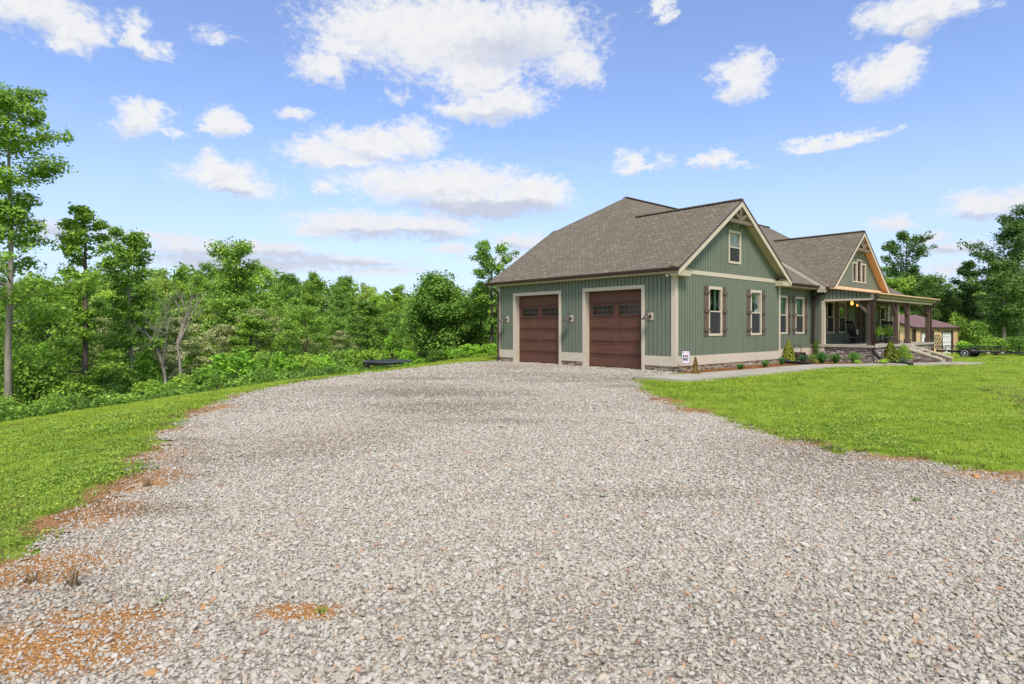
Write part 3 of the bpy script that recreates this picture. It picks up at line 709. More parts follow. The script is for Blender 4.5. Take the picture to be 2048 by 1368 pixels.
def stones(T, u0, u1, z0, z1, name, mat, seed, holes=()):
    r = random.Random(seed); mb = MB(); z = z0
    while z < z1 - 0.01:
        h = min(r.uniform(.032, .068), z1 - z); u = u0 - r.uniform(0, .2)
        while u < u1:
            l = r.uniform(.09, .32); a, b = max(u, u0), min(u + l, u1)
            if b - a > .03 and not any(o[0] < (a + b) / 2 < o[1] for o in holes):
                d = r.uniform(.015, .05); e = .004; j = lambda: r.uniform(-.006, .006)
                mb.hexa([T(a + e, z + e + j(), -.02), T(b - e, z + e + j(), -.02), T(b - e, z + e, d + j()), T(a + e, z + e, d + j()), T(a + e, z + h - e, -.02), T(b - e, z + h - e, -.02), T(b - e, z + h - e + j(), d + j()), T(a + e, z + h - e + j(), d + j())])
            u += l
        z += h
    o = mb.build(name, M[mat], house)
    return o

def base_wall(T, u0, u1, z0, z1, d0, d1, mat='dark'):      # core behind the stones
    return lbox(MB(), T, u0, u1, z0, z1, d0, d1).build('foundation', M['concrete'], house)

def strip(T, u0, u1, z0, z1, d0, d1, name, mat='cream', parent=None):
    return lbox(MB(), T, u0, u1, z0, z1, d0, d1).build(name, M[mat], parent or house)

def window(T, u0, u1, z0, z1, mid=0.5, upper='glass', tall=True, blind=None, curtain=True, screen=True, b=.085):
    mb = MB()
    lbox(mb, T, u0, u1, z1 - b * 1.25, z1, -.07, .06); lbox(mb, T, u0, u1, z0, z0 + b, -.07, .06)
    lbox(mb, T, u0, u0 + b, z0 + b, z1 - b * 1.25, -.07, .056); lbox(mb, T, u1 - b, u1, z0 + b, z1 - b * 1.25, -.07, .056)
    zi0, zi1 = z0 + b, z1 - b * 1.25; zm = zi0 + (zi1 - zi0) * mid
    if screen: lbox(mb, T, u0 + b, u1 - b, zm - .022, zm + .022, -.06, .03)
    w = mb.build('window', M['cream'], house)
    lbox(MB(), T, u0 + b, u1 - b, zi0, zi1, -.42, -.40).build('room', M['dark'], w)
    p = MB(); p.add([T(u0 + b, zm if screen else zi0, -.012), T(u1 - b, zm if screen else zi0, -.012), T(u1 - b, zi1, -.012), T(u0 + b, zi1, -.012)], [(0, 1, 2, 3)])
    p.build('pane', M['glass'], w)
    if screen: lbox(MB(), T, u0 + b, u1 - b, zi0, zm - .022, .0, .008).build('insect_screen', M['screen'], w)
    if blind: lbox(MB(), T, u0 + b, u1 - b, zm, zi1, -.05, -.04).build('blind', M[blind], w)
    if curtain:
        c = MB(); n = 5; uw = (u1 - u0 - 2 * b)
        lbox(c, T, *((u0 + b + .02, u1 - b - .02) if curtain == 'full' else (u1 - b - .34 * uw, u1 - b - .16 * uw)), zm, zi1, -.10, -.09).build('curtain', M['curtain'], w)
    return w

def shutter(T, u0, u1, z0, z1):
    mb = MB(); n = 2; w = (u1 - u0) / n
    for i in range(n): lbox(mb, T, u0 + i * w + .004, u0 + (i + 1) * w - .004, z0, z1, .037, .062)
    o = mb.build('shutter', M['shutter'], house)
    for f in (.13, .5, .87):
        zc = z0 + (z1 - z0) * f; lbox(MB(), T, u0 - .012, u1 + .012, zc - .055, zc + .055, .062, .10).build('batten', M['shutter'], o)
    return o

# ---- garage block: driveway wall
E0, PIT = 3.62, 0.667
D2 = (1.365, 4.08, -0.5, 2.98); D1 = (5.52, 8.22, -0.5, 2.96)
wall(PA, 0.0, 9.4, .5, 3.46, [D1, D2])
HG = -0.3
for a, b in ((0.0, D2[0] - .13), (D2[1] + .13, D1[0] - .13), (D1[1] + .13, 9.4)):
    base_wall(PA, a, b, -1.2, .22, -.2, -.01)
    stones(PA, a, b, -.35, .205, 'stone_base', 'stone', int(a * 10) + 3)
    strip(PA, a, b, .205, .55, -.01, .06, 'base_trim')
strip(PA, -.07, .12, .55, 3.45, 0.0, .055, 'corner_trim'); strip(PA, 9.28, 9.44, .55, 3.45, 0, .055, 'corner_trim')
def garage_door(o):
    u0, u1, _, z1 = o; t = .13
    fr = MB()
    lbox(fr, PA, u0 - t, u0, -.05, z1, -.20, .07); lbox(fr, PA, u1, u1 + t, -.05, z1, -.20, .07); lbox(fr, PA, u0 - t, u1 + t, z1, z1 + t, -.20, .07)
    fr.build('door_trim', M['cream'], house)
    n = 6; h = (z1 + .02) / n; mb = MB(); lbox(mb, PA, u0, u1, -.02, z1, -.30, -.235)
    gl = MB(); wf = MB(); um = (u0 + u1) / 2
    for i in range(n):
        a = -.02 + i * h; lbox(mb, PA, u0 + .003, u1 - .003, a + .007, a + h - .007, -.235, -.205)
        for p, q in ((u0 + .10, um - .10), (um + .10, u1 - .10)):
            if i == n - 2: continue
            lbox(mb, PA, p, q, a + .085, a + h - .085, -.205, -.197)
            lbox(mb, PA, p - .03, q + .03, a + .05, a + .065, -.205, -.188); lbox(mb, PA, p - .03, q + .03, a + h - .062, a + h - .05, -.205, -.19)
    d = mb.build('garage_door', M['door'], house)
    a = -.02 + (n - 2) * h
    for p, q in ((u0 + .20, um - .14), (um + .14, u1 - .20)):
        w = MB(); z0_, z1_ = a + .08, a + h - .08
        lbox(w, PA, p - .05, q + .05, z0_ - .05, z0_, -.205, -.18); lbox(w, PA, p - .05, q + .05, z1_, z1_ + .05, -.205, -.18)
        lbox(w, PA, p - .05, p, z0_, z1_, -.205, -.18); lbox(w, PA, q, q + .05, z0_, z1_, -.205, -.18)
        for k in range(1, 4): uu = p + (q - p) * k / 4; lbox(w, PA, uu - .014, uu + .014, z0_, z1_, -.205, -.186)
        lbox(w, PA, p, q, (z0_ + z1_) / 2 - .014, (z0_ + z1_) / 2 + .014, -.205, -.186)
        w.build('window_frame', M['door'], d)
        lbox(MB(), PA, p, q, z0_, z1_, -.204, -.201).build('window_pane', M['doorglass'], d)
m_, t_ = new_mat('dark_glass'); finish(t_, (0.016, 0.022, 0.018), 0.06, 0.5); M['doorglass'] = m_
garage_door(D1); garage_door(D2)
# concrete floor lip inside the doors
strip(PA, 0.3, 9.1, -.4, -.021, -3.0, -.02, 'garage_floor', 'concrete')

# ---- garage block: gabled front wall
PB = make_plane_y(0.0); RX = 3.97
def gz(x, off=0.0): return E0 + PIT * (4.31 - abs(x - RX)) - off
wall(PB, 0.0, 7.94, .5, 3.49, [(2.16, 3.05, 1.29, 3.05), (5.36, 6.22, 1.29, 3.05)], name='wall')
wall(PB, 0.15, 7.79, 3.60, lambda u: gz(u, .20), [(3.62, 4.50, 4.10, 5.30)], breaks=(RX,), name='gable_wall')
strip(PB, 0.0, 7.94, 3.47, 3.62, 0, .05, 'gable_band')
base_wall(PB, 0, 7.94, -1.2, .22, -.2, -.01); stones(PB, 0.0, 7.94, -.25, .205, 'stone_base', 'stone', 11)
strip(PB, -.06, 7.98, .205, .55, -.01, .06, 'base_trim')
strip(PB, -.053, .12, .55, 3.45, 0.0, .055, 'corner_trim'); strip(PB, 7.86, 7.98, .55, 3.45, 0, .055, 'corner_trim')
window(PB, 2.12, 3.09, 1.25, 3.09); window(PB, 5.32, 6.26, 1.25, 3.09)
window(PB, 3.58, 4.54, 4.05, 5.34, blind='blind', curtain=False)
for a, b in ((1.83, 2.10), (3.11, 3.38), (5.03, 5.30), (6.28, 6.55)): shutter(PB, a, b, 1.24, 3.10)
# plain closing walls (side over the recessed wall, back)
PC = lambda u, z, d: (7.94 + d, u, z)
wall(PC, 0.0, .9, .2, 3.5)
PBK = lambda u, z, d: (u, 9.4 + d, z)
wall(PBK, 0.0, 7.94, -.5, lambda u: gz(u, .2), breaks=(RX,))

# ---- recessed wall and porch back wall
Y2 = 0.86; PD = make_plane_y(Y2)
wall(PD, 7.94, 13.3, .5, 3.5, [(9.72, 10.59, 1.29, 3.02), (11.54, 12.46, 1.29, 3.02)])
base_wall(PD, 7.94, 13.3, -1.2, .22, -.2, -.01); stones(PD, 7.94, 13.3, -.25, .205, 'stone_base', 'porchstone', 12); strip(PD, 7.94, 13.3, .205, .55, -.01, .05, 'base_trim')
window(PD, 9.68, 10.63, 1.25, 3.06, curtain='full'); window(PD, 11.5, 12.5, 1.25, 3.06, curtain='full')
for a, b in ((10.65, 10.92), (11.2, 11.48), (12.52, 12.8)): shutter(PD, a, b, 1.24, 3.07)
DR = (19.3, 20.9, .5, 2.86)
wall(PD, 13.3, 25.1, .7, 2.97, [(15.34, 16.26, 1.29, 3.2), (16.94, 17.94, 1.29, 3.2), DR, (23.5, 24.4, 1.29, 2.85)])
window(PD, 15.3, 16.3, 1.25, 3.0, curtain=False); window(PD, 16.9, 17.98, 1.25, 3.0, curtain=False); window(PD, 23.46, 24.44, 1.25, 2.88, curtain=False)
for a, b in ((14.98, 15.26), (16.34, 16.62), (16.64, 16.88), (18.0, 18.28), (23.1, 23.42), (24.46, 24.72)): shutter(PD, a, b, 1.24, 2.95)
dm = MB(); lbox(dm, PD, 19.3, 20.9, .72, 2.86, -.12, -.06)
for a, b in ((19.36, 20.06), (20.14, 20.84)):
    for c, d in ((.86, 1.45), (1.6, 2.1), (2.2, 2.72)): lbox(dm, PD, a + .1, b - .1, c, d, -.06, -.045)
fd = dm.build('front_door', M['timber'], house)
hb = MB(); lbox(hb, PD, 20.03, 20.06, 1.6, 1.85, -.06, 0.0); lbox(hb, PD, 20.14, 20.17, 1.6, 1.85, -.06, 0.0); hb.build('handle', M['black'], fd)
strip(PD, 19.18, 19.3, .72, 2.95, -.1, .03, 'door_trim', 'timber'); strip(PD, 20.9, 21.02, .72, 2.95, -.1, .03, 'door_trim', 'timber')
strip(PD, 24.98, 25.2, .2, 3.2, -.05, .045, 'corner_trim')
# low wing beyond the porch
PE = make_plane_y(.95)
wall(PE, 25.2, 27.3, .2, 3.05, [(26.1, 26.9, 1.1, 2.6)])
window(PE, 26.06, 26.94, 1.06, 2.64, curtain=True); shutter(PE, 25.8, 26.04, 1.06, 2.64)
strip(PE, 27.22, 27.42, -.3, 3.05, -.05, .045, 'corner_trim'); strip(PE, 25.2, 27.3, -.6, .2, -.05, .03, 'base_trim')
PF = lambda u, z, d: (27.3 + d, u, z)
wall(PF, .95, 9.0, -.8, 3.05)
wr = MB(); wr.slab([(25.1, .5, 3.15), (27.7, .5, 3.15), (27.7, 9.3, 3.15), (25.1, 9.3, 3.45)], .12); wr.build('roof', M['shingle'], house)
# far side closing walls
wall(lambda u, z, d: (25.1 + d, u, z), .86, 13.3, -.8, 3.5); wall(lambda u, z, d: (u, 13.3 + d, z), 4.3, 25.1, -.8, 3.5); wall(make_plane_x(4.3), 9.4, 13.3, -.8, 3.5)

# ---- stub wall and siding panel over the porch side (facing the driveway)
X3 = 13.3; PG = make_plane_x(X3)
def pz(y): return 3.57 - .165 * (.15 - y)
wall(PG, .28, Y2, .5, 3.5, pitch=.2); strip(PG, .28, Y2, .205, .55, -.01, .05, 'base_trim'); base_wall(PG, .28, Y2, -1.2, .22, -.2, -.01); stones(PG, .3, Y2, -.25, .205, 'stone_base', 'porchstone', 14)
strip(PG, .16, .30, -.05, 2.90, -.14, .045, 'corner_trim')
wall(PG, -2.0, Y2 - .02, 2.94, lambda u: min(pz(u), 3.6) - .05, breaks=(.15,))
strip(PG, -2.02, .16, 2.85, 2.945, -.16, .05, 'beam_trim'); strip(PG, -2.02, .30, 2.95, 3.06, -.16, -.02, 'porch_beam')
strip(PG, -2.05, -1.92, 2.945, 3.16, -.02, .05, 'beam_trim')
PH = make_plane_y(-1.98)
wall(PH, 13.36, 23.0, 2.945, 3.12, pitch=.12); strip(PH, 13.36, 23.05, 2.85, 2.945, -.16, .04, 'beam_trim'); strip(PH, 13.4, 23.0, 2.95, 3.1, -.16, -.02, 'porch_beam')
strip(lambda u, z, d: (23.0 + d, u, z), -1.9, .86, 2.85, 3.1, -.12, .04, 'beam_trim')
strip(PH, 13.42, 25.05, 2.97, 3.0, -2.8, -.17, 'porch_ceiling', 'timber')
# porch floor, stone skirt
strip(PH, 13.22, 23.2, .61, .72, -2.85, .08, 'porch_floor', 'concrete')
lbox(MB(), PH, 13.34, 23.1, -1.2, .61, -2.8, -.03).build('foundation', M['concrete'], house)
stones(make_plane_x(13.34), -1.95, .28, -.45, .605, 'stone_skirt', 'porchstone', 21)
stones(make_plane_y(-1.95), 13.34, 23.1, -.7, .605, 'stone_skirt', 'porchstone', 22)
def post(x, y, braces):
    mb = MB(); mb.box(x - .10, x + .10, y - .10, y + .10, .72, 2.86)
    p = mb.build('porch_post', M['timber'], house, bevel=.006)
    MB().box(x - .135, x + .135, y - .135, y + .135, .722, .95).build('plinth', M['timber'], p)
    for dx, dy in braces:
        b = MB(); b.beam((x + dx * .06, y + dy * .06, 2.22), (x + dx * .62, y + dy * .62, 2.82), .11, .12); b.build('brace', M['truss'] if dy else M['timber'], p)
post(13.46, -1.84, ((0, 1), (1, 0))); post(17.1, -1.84, ((-1, 0),)); post(19.0, -1.84, ((-1, 0),)); post(22.75, -1.84, ((-1, 0), (0, 1)))
# steps with sloping stone cheek walls
st = MB()
for i in range(5): st.box(17.25, 18.85, -1.98 - .32 * (i + 1), -1.95, -1.0, .60 - .165 * i)
st.build('step', M['concrete'], house)
for x in (17.08, 19.02):
    c = MB(); a, b = -1.98, -3.75; z0, z1 = .66, .06
    c.hexa([(x - .12, b, -.8), (x + .12, b, -.8), (x + .12, a, -.8), (x - .12, a, -.8), (x - .12, b, z1 - .08), (x + .12, b, z1 - .08), (x + .12, a, z0 - .08), (x - .12, a, z0 - .08)])
    ck = c.build('cheek_wall', M['concrete'], house)
    r = random.Random(int(x * 7)); sm = MB()
    for face in (0, 1):
        z = -.6
        while z < z0 - .09:
            h = r.uniform(.05, .09); u = a
            while u > b:
                l = r.uniform(.12, .35); u2 = max(u - l, b); lim = z1 + (z0 - z1) * (u2 - b) / (a - b) - .08
                zt = min(z + h, lim)
                if zt - z > .015 and u - u2 > .02:
                    d = r.uniform(.015, .04); xx = (x - .12 - d, x - .11) if face == 0 else (x + .11, x + .12 + d)
                    sm.box(xx[0], xx[1], u2 + .004, u - .004, z + .004, zt - .003)
                u = u2
            z += h
    z = -.6
    while z < z1 - .1:
        h = r.uniform(.05, .09); sm.box(x - .14, x - .01, b - r.uniform(.015, .04), b + .01, z + .004, min(z + h, z1 - .08) - .003); sm.box(x, x + .14, b - r.uniform(.015, .04), b + .01, z + .004, min(z + h, z1 - .08) - .003); z += h
    sm.build('stone_face', M['porchstone'], ck)
    cp = MB(); cp.hexa([(x - .17, b - .08, z1 - .08), (x + .17, b - .08, z1 - .08), (x + .17, a, z0 - .08), (x - .17, a, z0 - .08), (x - .17, b - .08, z1 - .01), (x + .17, b - .08, z1 - .01), (x + .17, a, z0 - .01), (x - .17, a, z0 - .01)])
    cp.build('cap', M['soffit'], ck)

# ---- second gable over the porch
G2X, G2A, G2P, G2Y = 17.6, 6.74, .757, .15
def g2z(x, off=0.0): return G2A - G2P * abs(x - G2X) - off
PI_ = make_plane_y(G2Y)
wall(PI_, 13.75, 21.45, 3.3, lambda u: g2z(u, .16), [(16.9, 17.45, 4.05, 5.02), (17.5, 18.2, 4.05, 5.2), (18.25, 18.8, 4.05, 5.02)], breaks=(G2X,), name='gable_wall')
for a, b, z in ((16.86, 17.50, 5.07), (17.50, 18.20, 5.25), (18.20, 18.84, 5.07)): window(PI_, a, b, 4.0, z, screen=False, curtain=False, b=.055)
strip(PI_, 13.5, 21.6, 3.535, 3.675, 0.0, .10, 'flashing', 'orangetan')

# ---- roofs
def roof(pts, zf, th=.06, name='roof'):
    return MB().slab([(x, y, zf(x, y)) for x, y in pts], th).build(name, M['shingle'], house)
AX, AY = 6.4, 7.1; AZ = E0 + PIT * (AX + .34)
zL = lambda x, y: E0 + PIT * (x + .34)
zR = lambda x, y: gz(RX) - PIT * (x - RX)
zM = lambda x, y: AZ - PIT * (AY - y)
zMr = lambda x, y: AZ + .2 - PIT * (AY - y)
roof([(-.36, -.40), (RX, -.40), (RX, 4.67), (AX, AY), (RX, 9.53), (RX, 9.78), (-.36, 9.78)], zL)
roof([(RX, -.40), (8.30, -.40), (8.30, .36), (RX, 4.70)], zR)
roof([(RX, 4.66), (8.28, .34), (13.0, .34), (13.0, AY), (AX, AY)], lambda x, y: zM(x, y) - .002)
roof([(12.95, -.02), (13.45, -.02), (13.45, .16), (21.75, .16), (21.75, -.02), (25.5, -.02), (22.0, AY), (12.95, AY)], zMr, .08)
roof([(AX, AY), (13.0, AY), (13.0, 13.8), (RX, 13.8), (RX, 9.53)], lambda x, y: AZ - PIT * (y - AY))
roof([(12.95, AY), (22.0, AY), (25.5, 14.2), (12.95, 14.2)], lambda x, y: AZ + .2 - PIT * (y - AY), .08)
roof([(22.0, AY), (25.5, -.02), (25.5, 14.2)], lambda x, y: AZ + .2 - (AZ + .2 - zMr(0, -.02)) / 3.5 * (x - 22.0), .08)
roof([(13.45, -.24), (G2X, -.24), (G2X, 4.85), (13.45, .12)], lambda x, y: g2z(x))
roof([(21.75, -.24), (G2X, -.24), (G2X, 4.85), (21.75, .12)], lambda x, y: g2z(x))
# ridge caps
for p, q in (((RX, -.40, gz(RX)), (RX, 4.6, gz(RX))), ((AX, AY, AZ), (12.95, AY, AZ)), ((12.95, AY, AZ + .2), (22.0, AY, AZ + .2)), ((G2X, -.24, G2A), (G2X, 4.7, G2A))):
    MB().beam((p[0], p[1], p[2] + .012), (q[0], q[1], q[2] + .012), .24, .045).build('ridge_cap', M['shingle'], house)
# porch roof
pr = MB(); pr.slab([(13.12, -2.31, pz(-2.31) + .02), (23.34, -2.31, pz(-2.31) + .02), (23.34, .14, pz(.14)), (13.12, .14, pz(.14))], .05); pr.build('porch_roof', M['orangetan'], house)  # its orange edge laps the gutter as a painted top highlight
strip(make_plane_y(-2.17), 13.3, 23.2, pz(-2.16) - .17, pz(-2.16) - .05, -.04, 0, 'fascia', 'soffit')
strip(make_plane_y(-2.0), 13.36, 23.1, pz(-2.16) - .19, pz(-2.16) - .17, 0.0, .17, 'soffit', 'soffit')
def gutter(p, q, out, mat='brown'):
    """K-style trough along p-q, out = unit vector away from the wall"""
    p, q, o = Vector(p), Vector(q), Vector(out); prof = [(0, 0), (0, -.125), (.075, -.125), (.10, -.07), (.125, -.045), (.125, 0), (.11, 0), (.11, -.04), (.06, -.112), (.015, -.112), (.015, 0)]
    n = len(prof); V = [p + o * a + Vector((0, 0, b)) for a, b in prof] + [q + o * a + Vector((0, 0, b)) for a, b in prof]
    F = [(i, (i + 1) % n, n + (i + 1) % n, n + i) for i in range(n)] + [tuple(range(n - 1, -1, -1)), tuple(range(n, 2 * n))]
    return MB().add(V, F).build('gutter', M[mat], house)
gutter((-.36, -.40, E0 + .0), (-.36, 9.80, E0 + .0), (-1, 0, 0))
strip(PA, -.36, 9.76, E0 - .16, E0 - .062, .33, .36, 'fascia', 'soffit'); strip(PA, -.36, 9.76, E0 - .175, E0 - .16, .0, .36, 'soffit', 'soffit')
gutter((8.25, .34, E0 + .0), (12.95, .34, E0 + .0), (0, -1, 0))
strip(PD, 7.94, 12.95, E0 - .17, E0 - .062, .49, .52, 'fascia', 'soffit'); strip(PD, 7.94, 12.95, E0 - .185, E0 - .17, 0, .52, 'soffit', 'soffit')
gutter((12.9, -.03, zMr(0, -.02)), (13.5, -.03, zMr(0, -.02)), (0, -1, 0))
gutter((13.1, -2.165, pz(-2.16) - .01), (23.32, -2.165, pz(-2.16) - .01), (0, -1, 0), 'bronze')
gutter((21.7, -.03, zMr(0, -.02)), (25.5, -.03, zMr(0, -.02)), (0, -1, 0))
# rakes (cream boards) with soffits and eave returns
def rake(xf, zfun, yf, yw, drop, mat='cream', smat='soffit', w=.20):
    """boards up both slopes of a gable; xf = (left foot, ridge, right foot)"""
    for foot in (xf[0], xf[2]):
        a = (foot, zfun(foot) - drop); b = (xf[1], zfun(xf[1]) - drop); f = MB()
        f.hexa([(a[0], yf, a[1] - w), (b[0], yf, b[1] - w), (b[0], yf + .03, b[1] - w), (a[0], yf + .03, a[1] - w), (a[0], yf, a[1]), (b[0], yf, b[1]), (b[0], yf + .03, b[1]), (a[0], yf + .03, a[1])])
        f.build('fascia', M[mat], house)
        s = MB(); e = .12
        s.hexa([(a[0], yf + .03, a[1] - e - .02), (b[0], yf + .03, b[1] - e - .02), (b[0], yw, b[1] - e - .02), (a[0], yw, a[1] - e - .02), (a[0], yf + .03, a[1] - e), (b[0], yf + .03, b[1] - e), (b[0], yw, b[1] - e), (a[0], yw, a[1] - e)])
        s.build('soffit', M[smat], house)
        k = MB(); k.hexa([(a[0], yf - .022, a[1] + drop - .05), (b[0], yf - .022, b[1] + drop - .05), (b[0], yf - .002, b[1] + drop - .05), (a[0], yf - .002, a[1] + drop - .05), (a[0], yf - .022, a[1] + drop + .006), (b[0], yf - .022, b[1] + drop + .006), (b[0], yf - .002, b[1] + drop + .006), (a[0], yf - .002, a[1] + drop + .006)])
        k.build('drip_edge', M['brown'], house)
rake((-.36, RX, 8.30), gz, -.40, -.0, .065)
rake((13.47, G2X, 21.73), g2z, -.24, .15, .065, smat='orangewood')
for x0, x1, hi in ((-.33, .42, -.33), (7.52, 8.27, 8.27)):                    # eave returns
    b = MB(); b.box(x0, x1, -.37, -.02, 3.34, 3.56); b.build('eave_return', M['soffit'], house)
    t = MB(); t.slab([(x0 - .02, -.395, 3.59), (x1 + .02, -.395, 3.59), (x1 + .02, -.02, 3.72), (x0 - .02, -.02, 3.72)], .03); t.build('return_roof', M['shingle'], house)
# rake of the upper roof where it steps past the recessed wall
f = MB(); z = lambda y: zMr(0, y) - .05
f.hexa([(12.90, -.02, z(-.02) - .26), (12.95, -.02, z(-.02) - .26), (12.95, 4.6, z(4.6) - .26), (12.90, 4.6, z(4.6) - .26), (12.90, -.02, z(-.02)), (12.95, -.02, z(-.02)), (12.95, 4.6, z(4.6)), (12.90, 4.6, z(4.6))]); f.build('fascia', M['cream'], house)
f = MB(); f.box(12.9, 13.3, .0, .36, 3.30, 3.44); f.build('eave_return', M['cream'], house)
f = MB(); f.box(13.3, 13.5, -.02, .16, 3.30, 3.56); f.build('eave_return', M['cream'], house)
# gable trusses
def truss(xc, zf, y, zb, mat='truss'):
    mb = MB(); sl = (zf(xc) - zf(xc + 1)); half = (zf(xc) - .20 - zb) / sl
    mb.box(xc - half, xc + half, y, y + .10, zb - .07, zb + .07); mb.box(xc - .06, xc + .06, y + .005, y + .095, zb + .07, zf(xc) - .22)
    for s in (-1, 1):
        mb.beam((xc + s * .05, y + .05, zb + .06), (xc + s * half * .48, y + .05, zf(xc + half * .48) - .20), .09, .11, up=(0, 1, 0))
    return mb.build('gable_truss', M[mat], house)
truss(RX, gz, -.36, 5.63); truss(G2X, g2z, -.20, 5.72)

# ---- downspouts
def spout(pts, r=.045, mat='brown'):
    o = MB(); o.tube(pts, [r] * len(pts), 8); return o.build('downspout', M[mat], house, smooth=True)
spout([(-.42, 9.45, 3.5), (-.42, 9.45, 3.38), (-.10, 9.36, 3.14), (-.09, 9.35, 3.0), (-.09, 9.35, .15), (-.16, 9.35, .0), (-.22, 9.35, -.25)], .05)
spout([(13.36, -.10, 3.46), (13.32, -.10, 3.36), (13.2, .50, 3.12), (13.19, .60, 3.0), (13.18, .62, 1.2), (13.18, .62, -.1)], .055)
spout([(13.3, -2.22, 3.1), (13.3, -2.22, 3.02), (13.31, -2.08, 2.84), (13.30, -2.03, 2.7), (13.30, -2.03, .5)], .05)
spout([(23.25, -2.22, 3.1), (23.25, -2.22, 3.0), (22.9, -2.0, 2.80), (22.88, -1.97, 2.7), (22.88, -1.97, .0)], .05)
spout([(8.34, .25, 3.5), (8.34, .25, 3.42), (8.12, .72, 3.2), (8.08, .78, 3.1), (8.08, .78, 0)], .05, 'cream')
# floodlight under the eave at the corner
fl = MB(); fl.tube([(-.12, -.05, 3.40), (-.2, -.10, 3.36)], [.03, .06], 10); fl.tube([(-.12, .18, 3.40), (-.22, .18, 3.37)], [.03, .065], 10); fl.build('floodlight', M['white'], house, smooth=True)

# ------------------------------------------------------------------ things on and around the house
def barn_lamp(y, z, label):
    o = thing('wall_lamp', label, 'wall lamp', W(0, y, z), HROT, 'barn lamps beside the garage doors')
    a = MB(); a.box(-.055, -.017, -.105, .105, -.13, .13); a.build('mounting_block', M['cream'], o, bevel=.008)
    b = MB(); b.tube([(-.055, 0, 0), (-.10, 0, 0)], [.062, .058], 14); b.build('canopy', M['bronzedark'], o, smooth=True)
    c = MB(); c.tube([(-.08, 0, .02), (-.14, 0, .16), (-.24, 0, .20), (-.33, 0, .14), (-.34, 0, .03)], [.013] * 5, 8); c.build('gooseneck', M['bronzedark'], o, smooth=True)
    s = MB(); s.lathe([(.03, .06), (.06, .03), (.07, -.03), (.17, -.10), (.175, -.115), (.16, -.11), (.05, -.04)], (-.34, 0, 0), 18); s.build('lamp_shade', M['bronzedark'], o, smooth=True)
    return o
M['bronzedark'] = simple('oil_rubbed_bronze', (0.075, 0.050, 0.046), 0.4, 0.1, 6.0, 0.5)
barn_lamp(8.80, 1.93, 'bronze barn lamp between the downspout and the first garage door')
barn_lamp(4.84, 1.93, 'bronze barn lamp on the green wall between the two garage doors')
barn_lamp(0.98, 1.96, 'bronze barn lamp between the second garage door and the house corner')

def lantern(lx, ly, lz, label, s=1.0):
    o = thing('porch_lantern', label, 'lantern', W(lx, ly, lz), HROT, 'lit lanterns under the porch ceiling')
    a = MB(); a.lathe([(.07, .14), (.075, .16), (.02, .17)], n=10); a.tube([(0, 0, .17), (0, 0, .25)], [.012, .012], 6)
    for k in range(4): x, y = -.075 * math.cos(k * 1.571 + .78), .075 * math.sin(k * 1.571 + .78); a.tube([(x, y, -.07), (x, y, .14)], [.007, .007], 5)
    a.build('cage', M['black'], o)
    g = MB(); g.lathe([(.02, -.05), (.05, -.03), (.06, .03), (.05, .09), (.02, .11)], n=12); g.build('glass_shade', M['glow'], o, smooth=True)
    o.scale = (s, s, s); return o
lantern(15.3, -.4, 2.76, 'glowing orange lantern hanging under the porch ceiling, larger of two', 1.25)
lantern(17.25, .0, 2.73, 'smaller glowing lantern hanging deeper under the porch ceiling', .85)

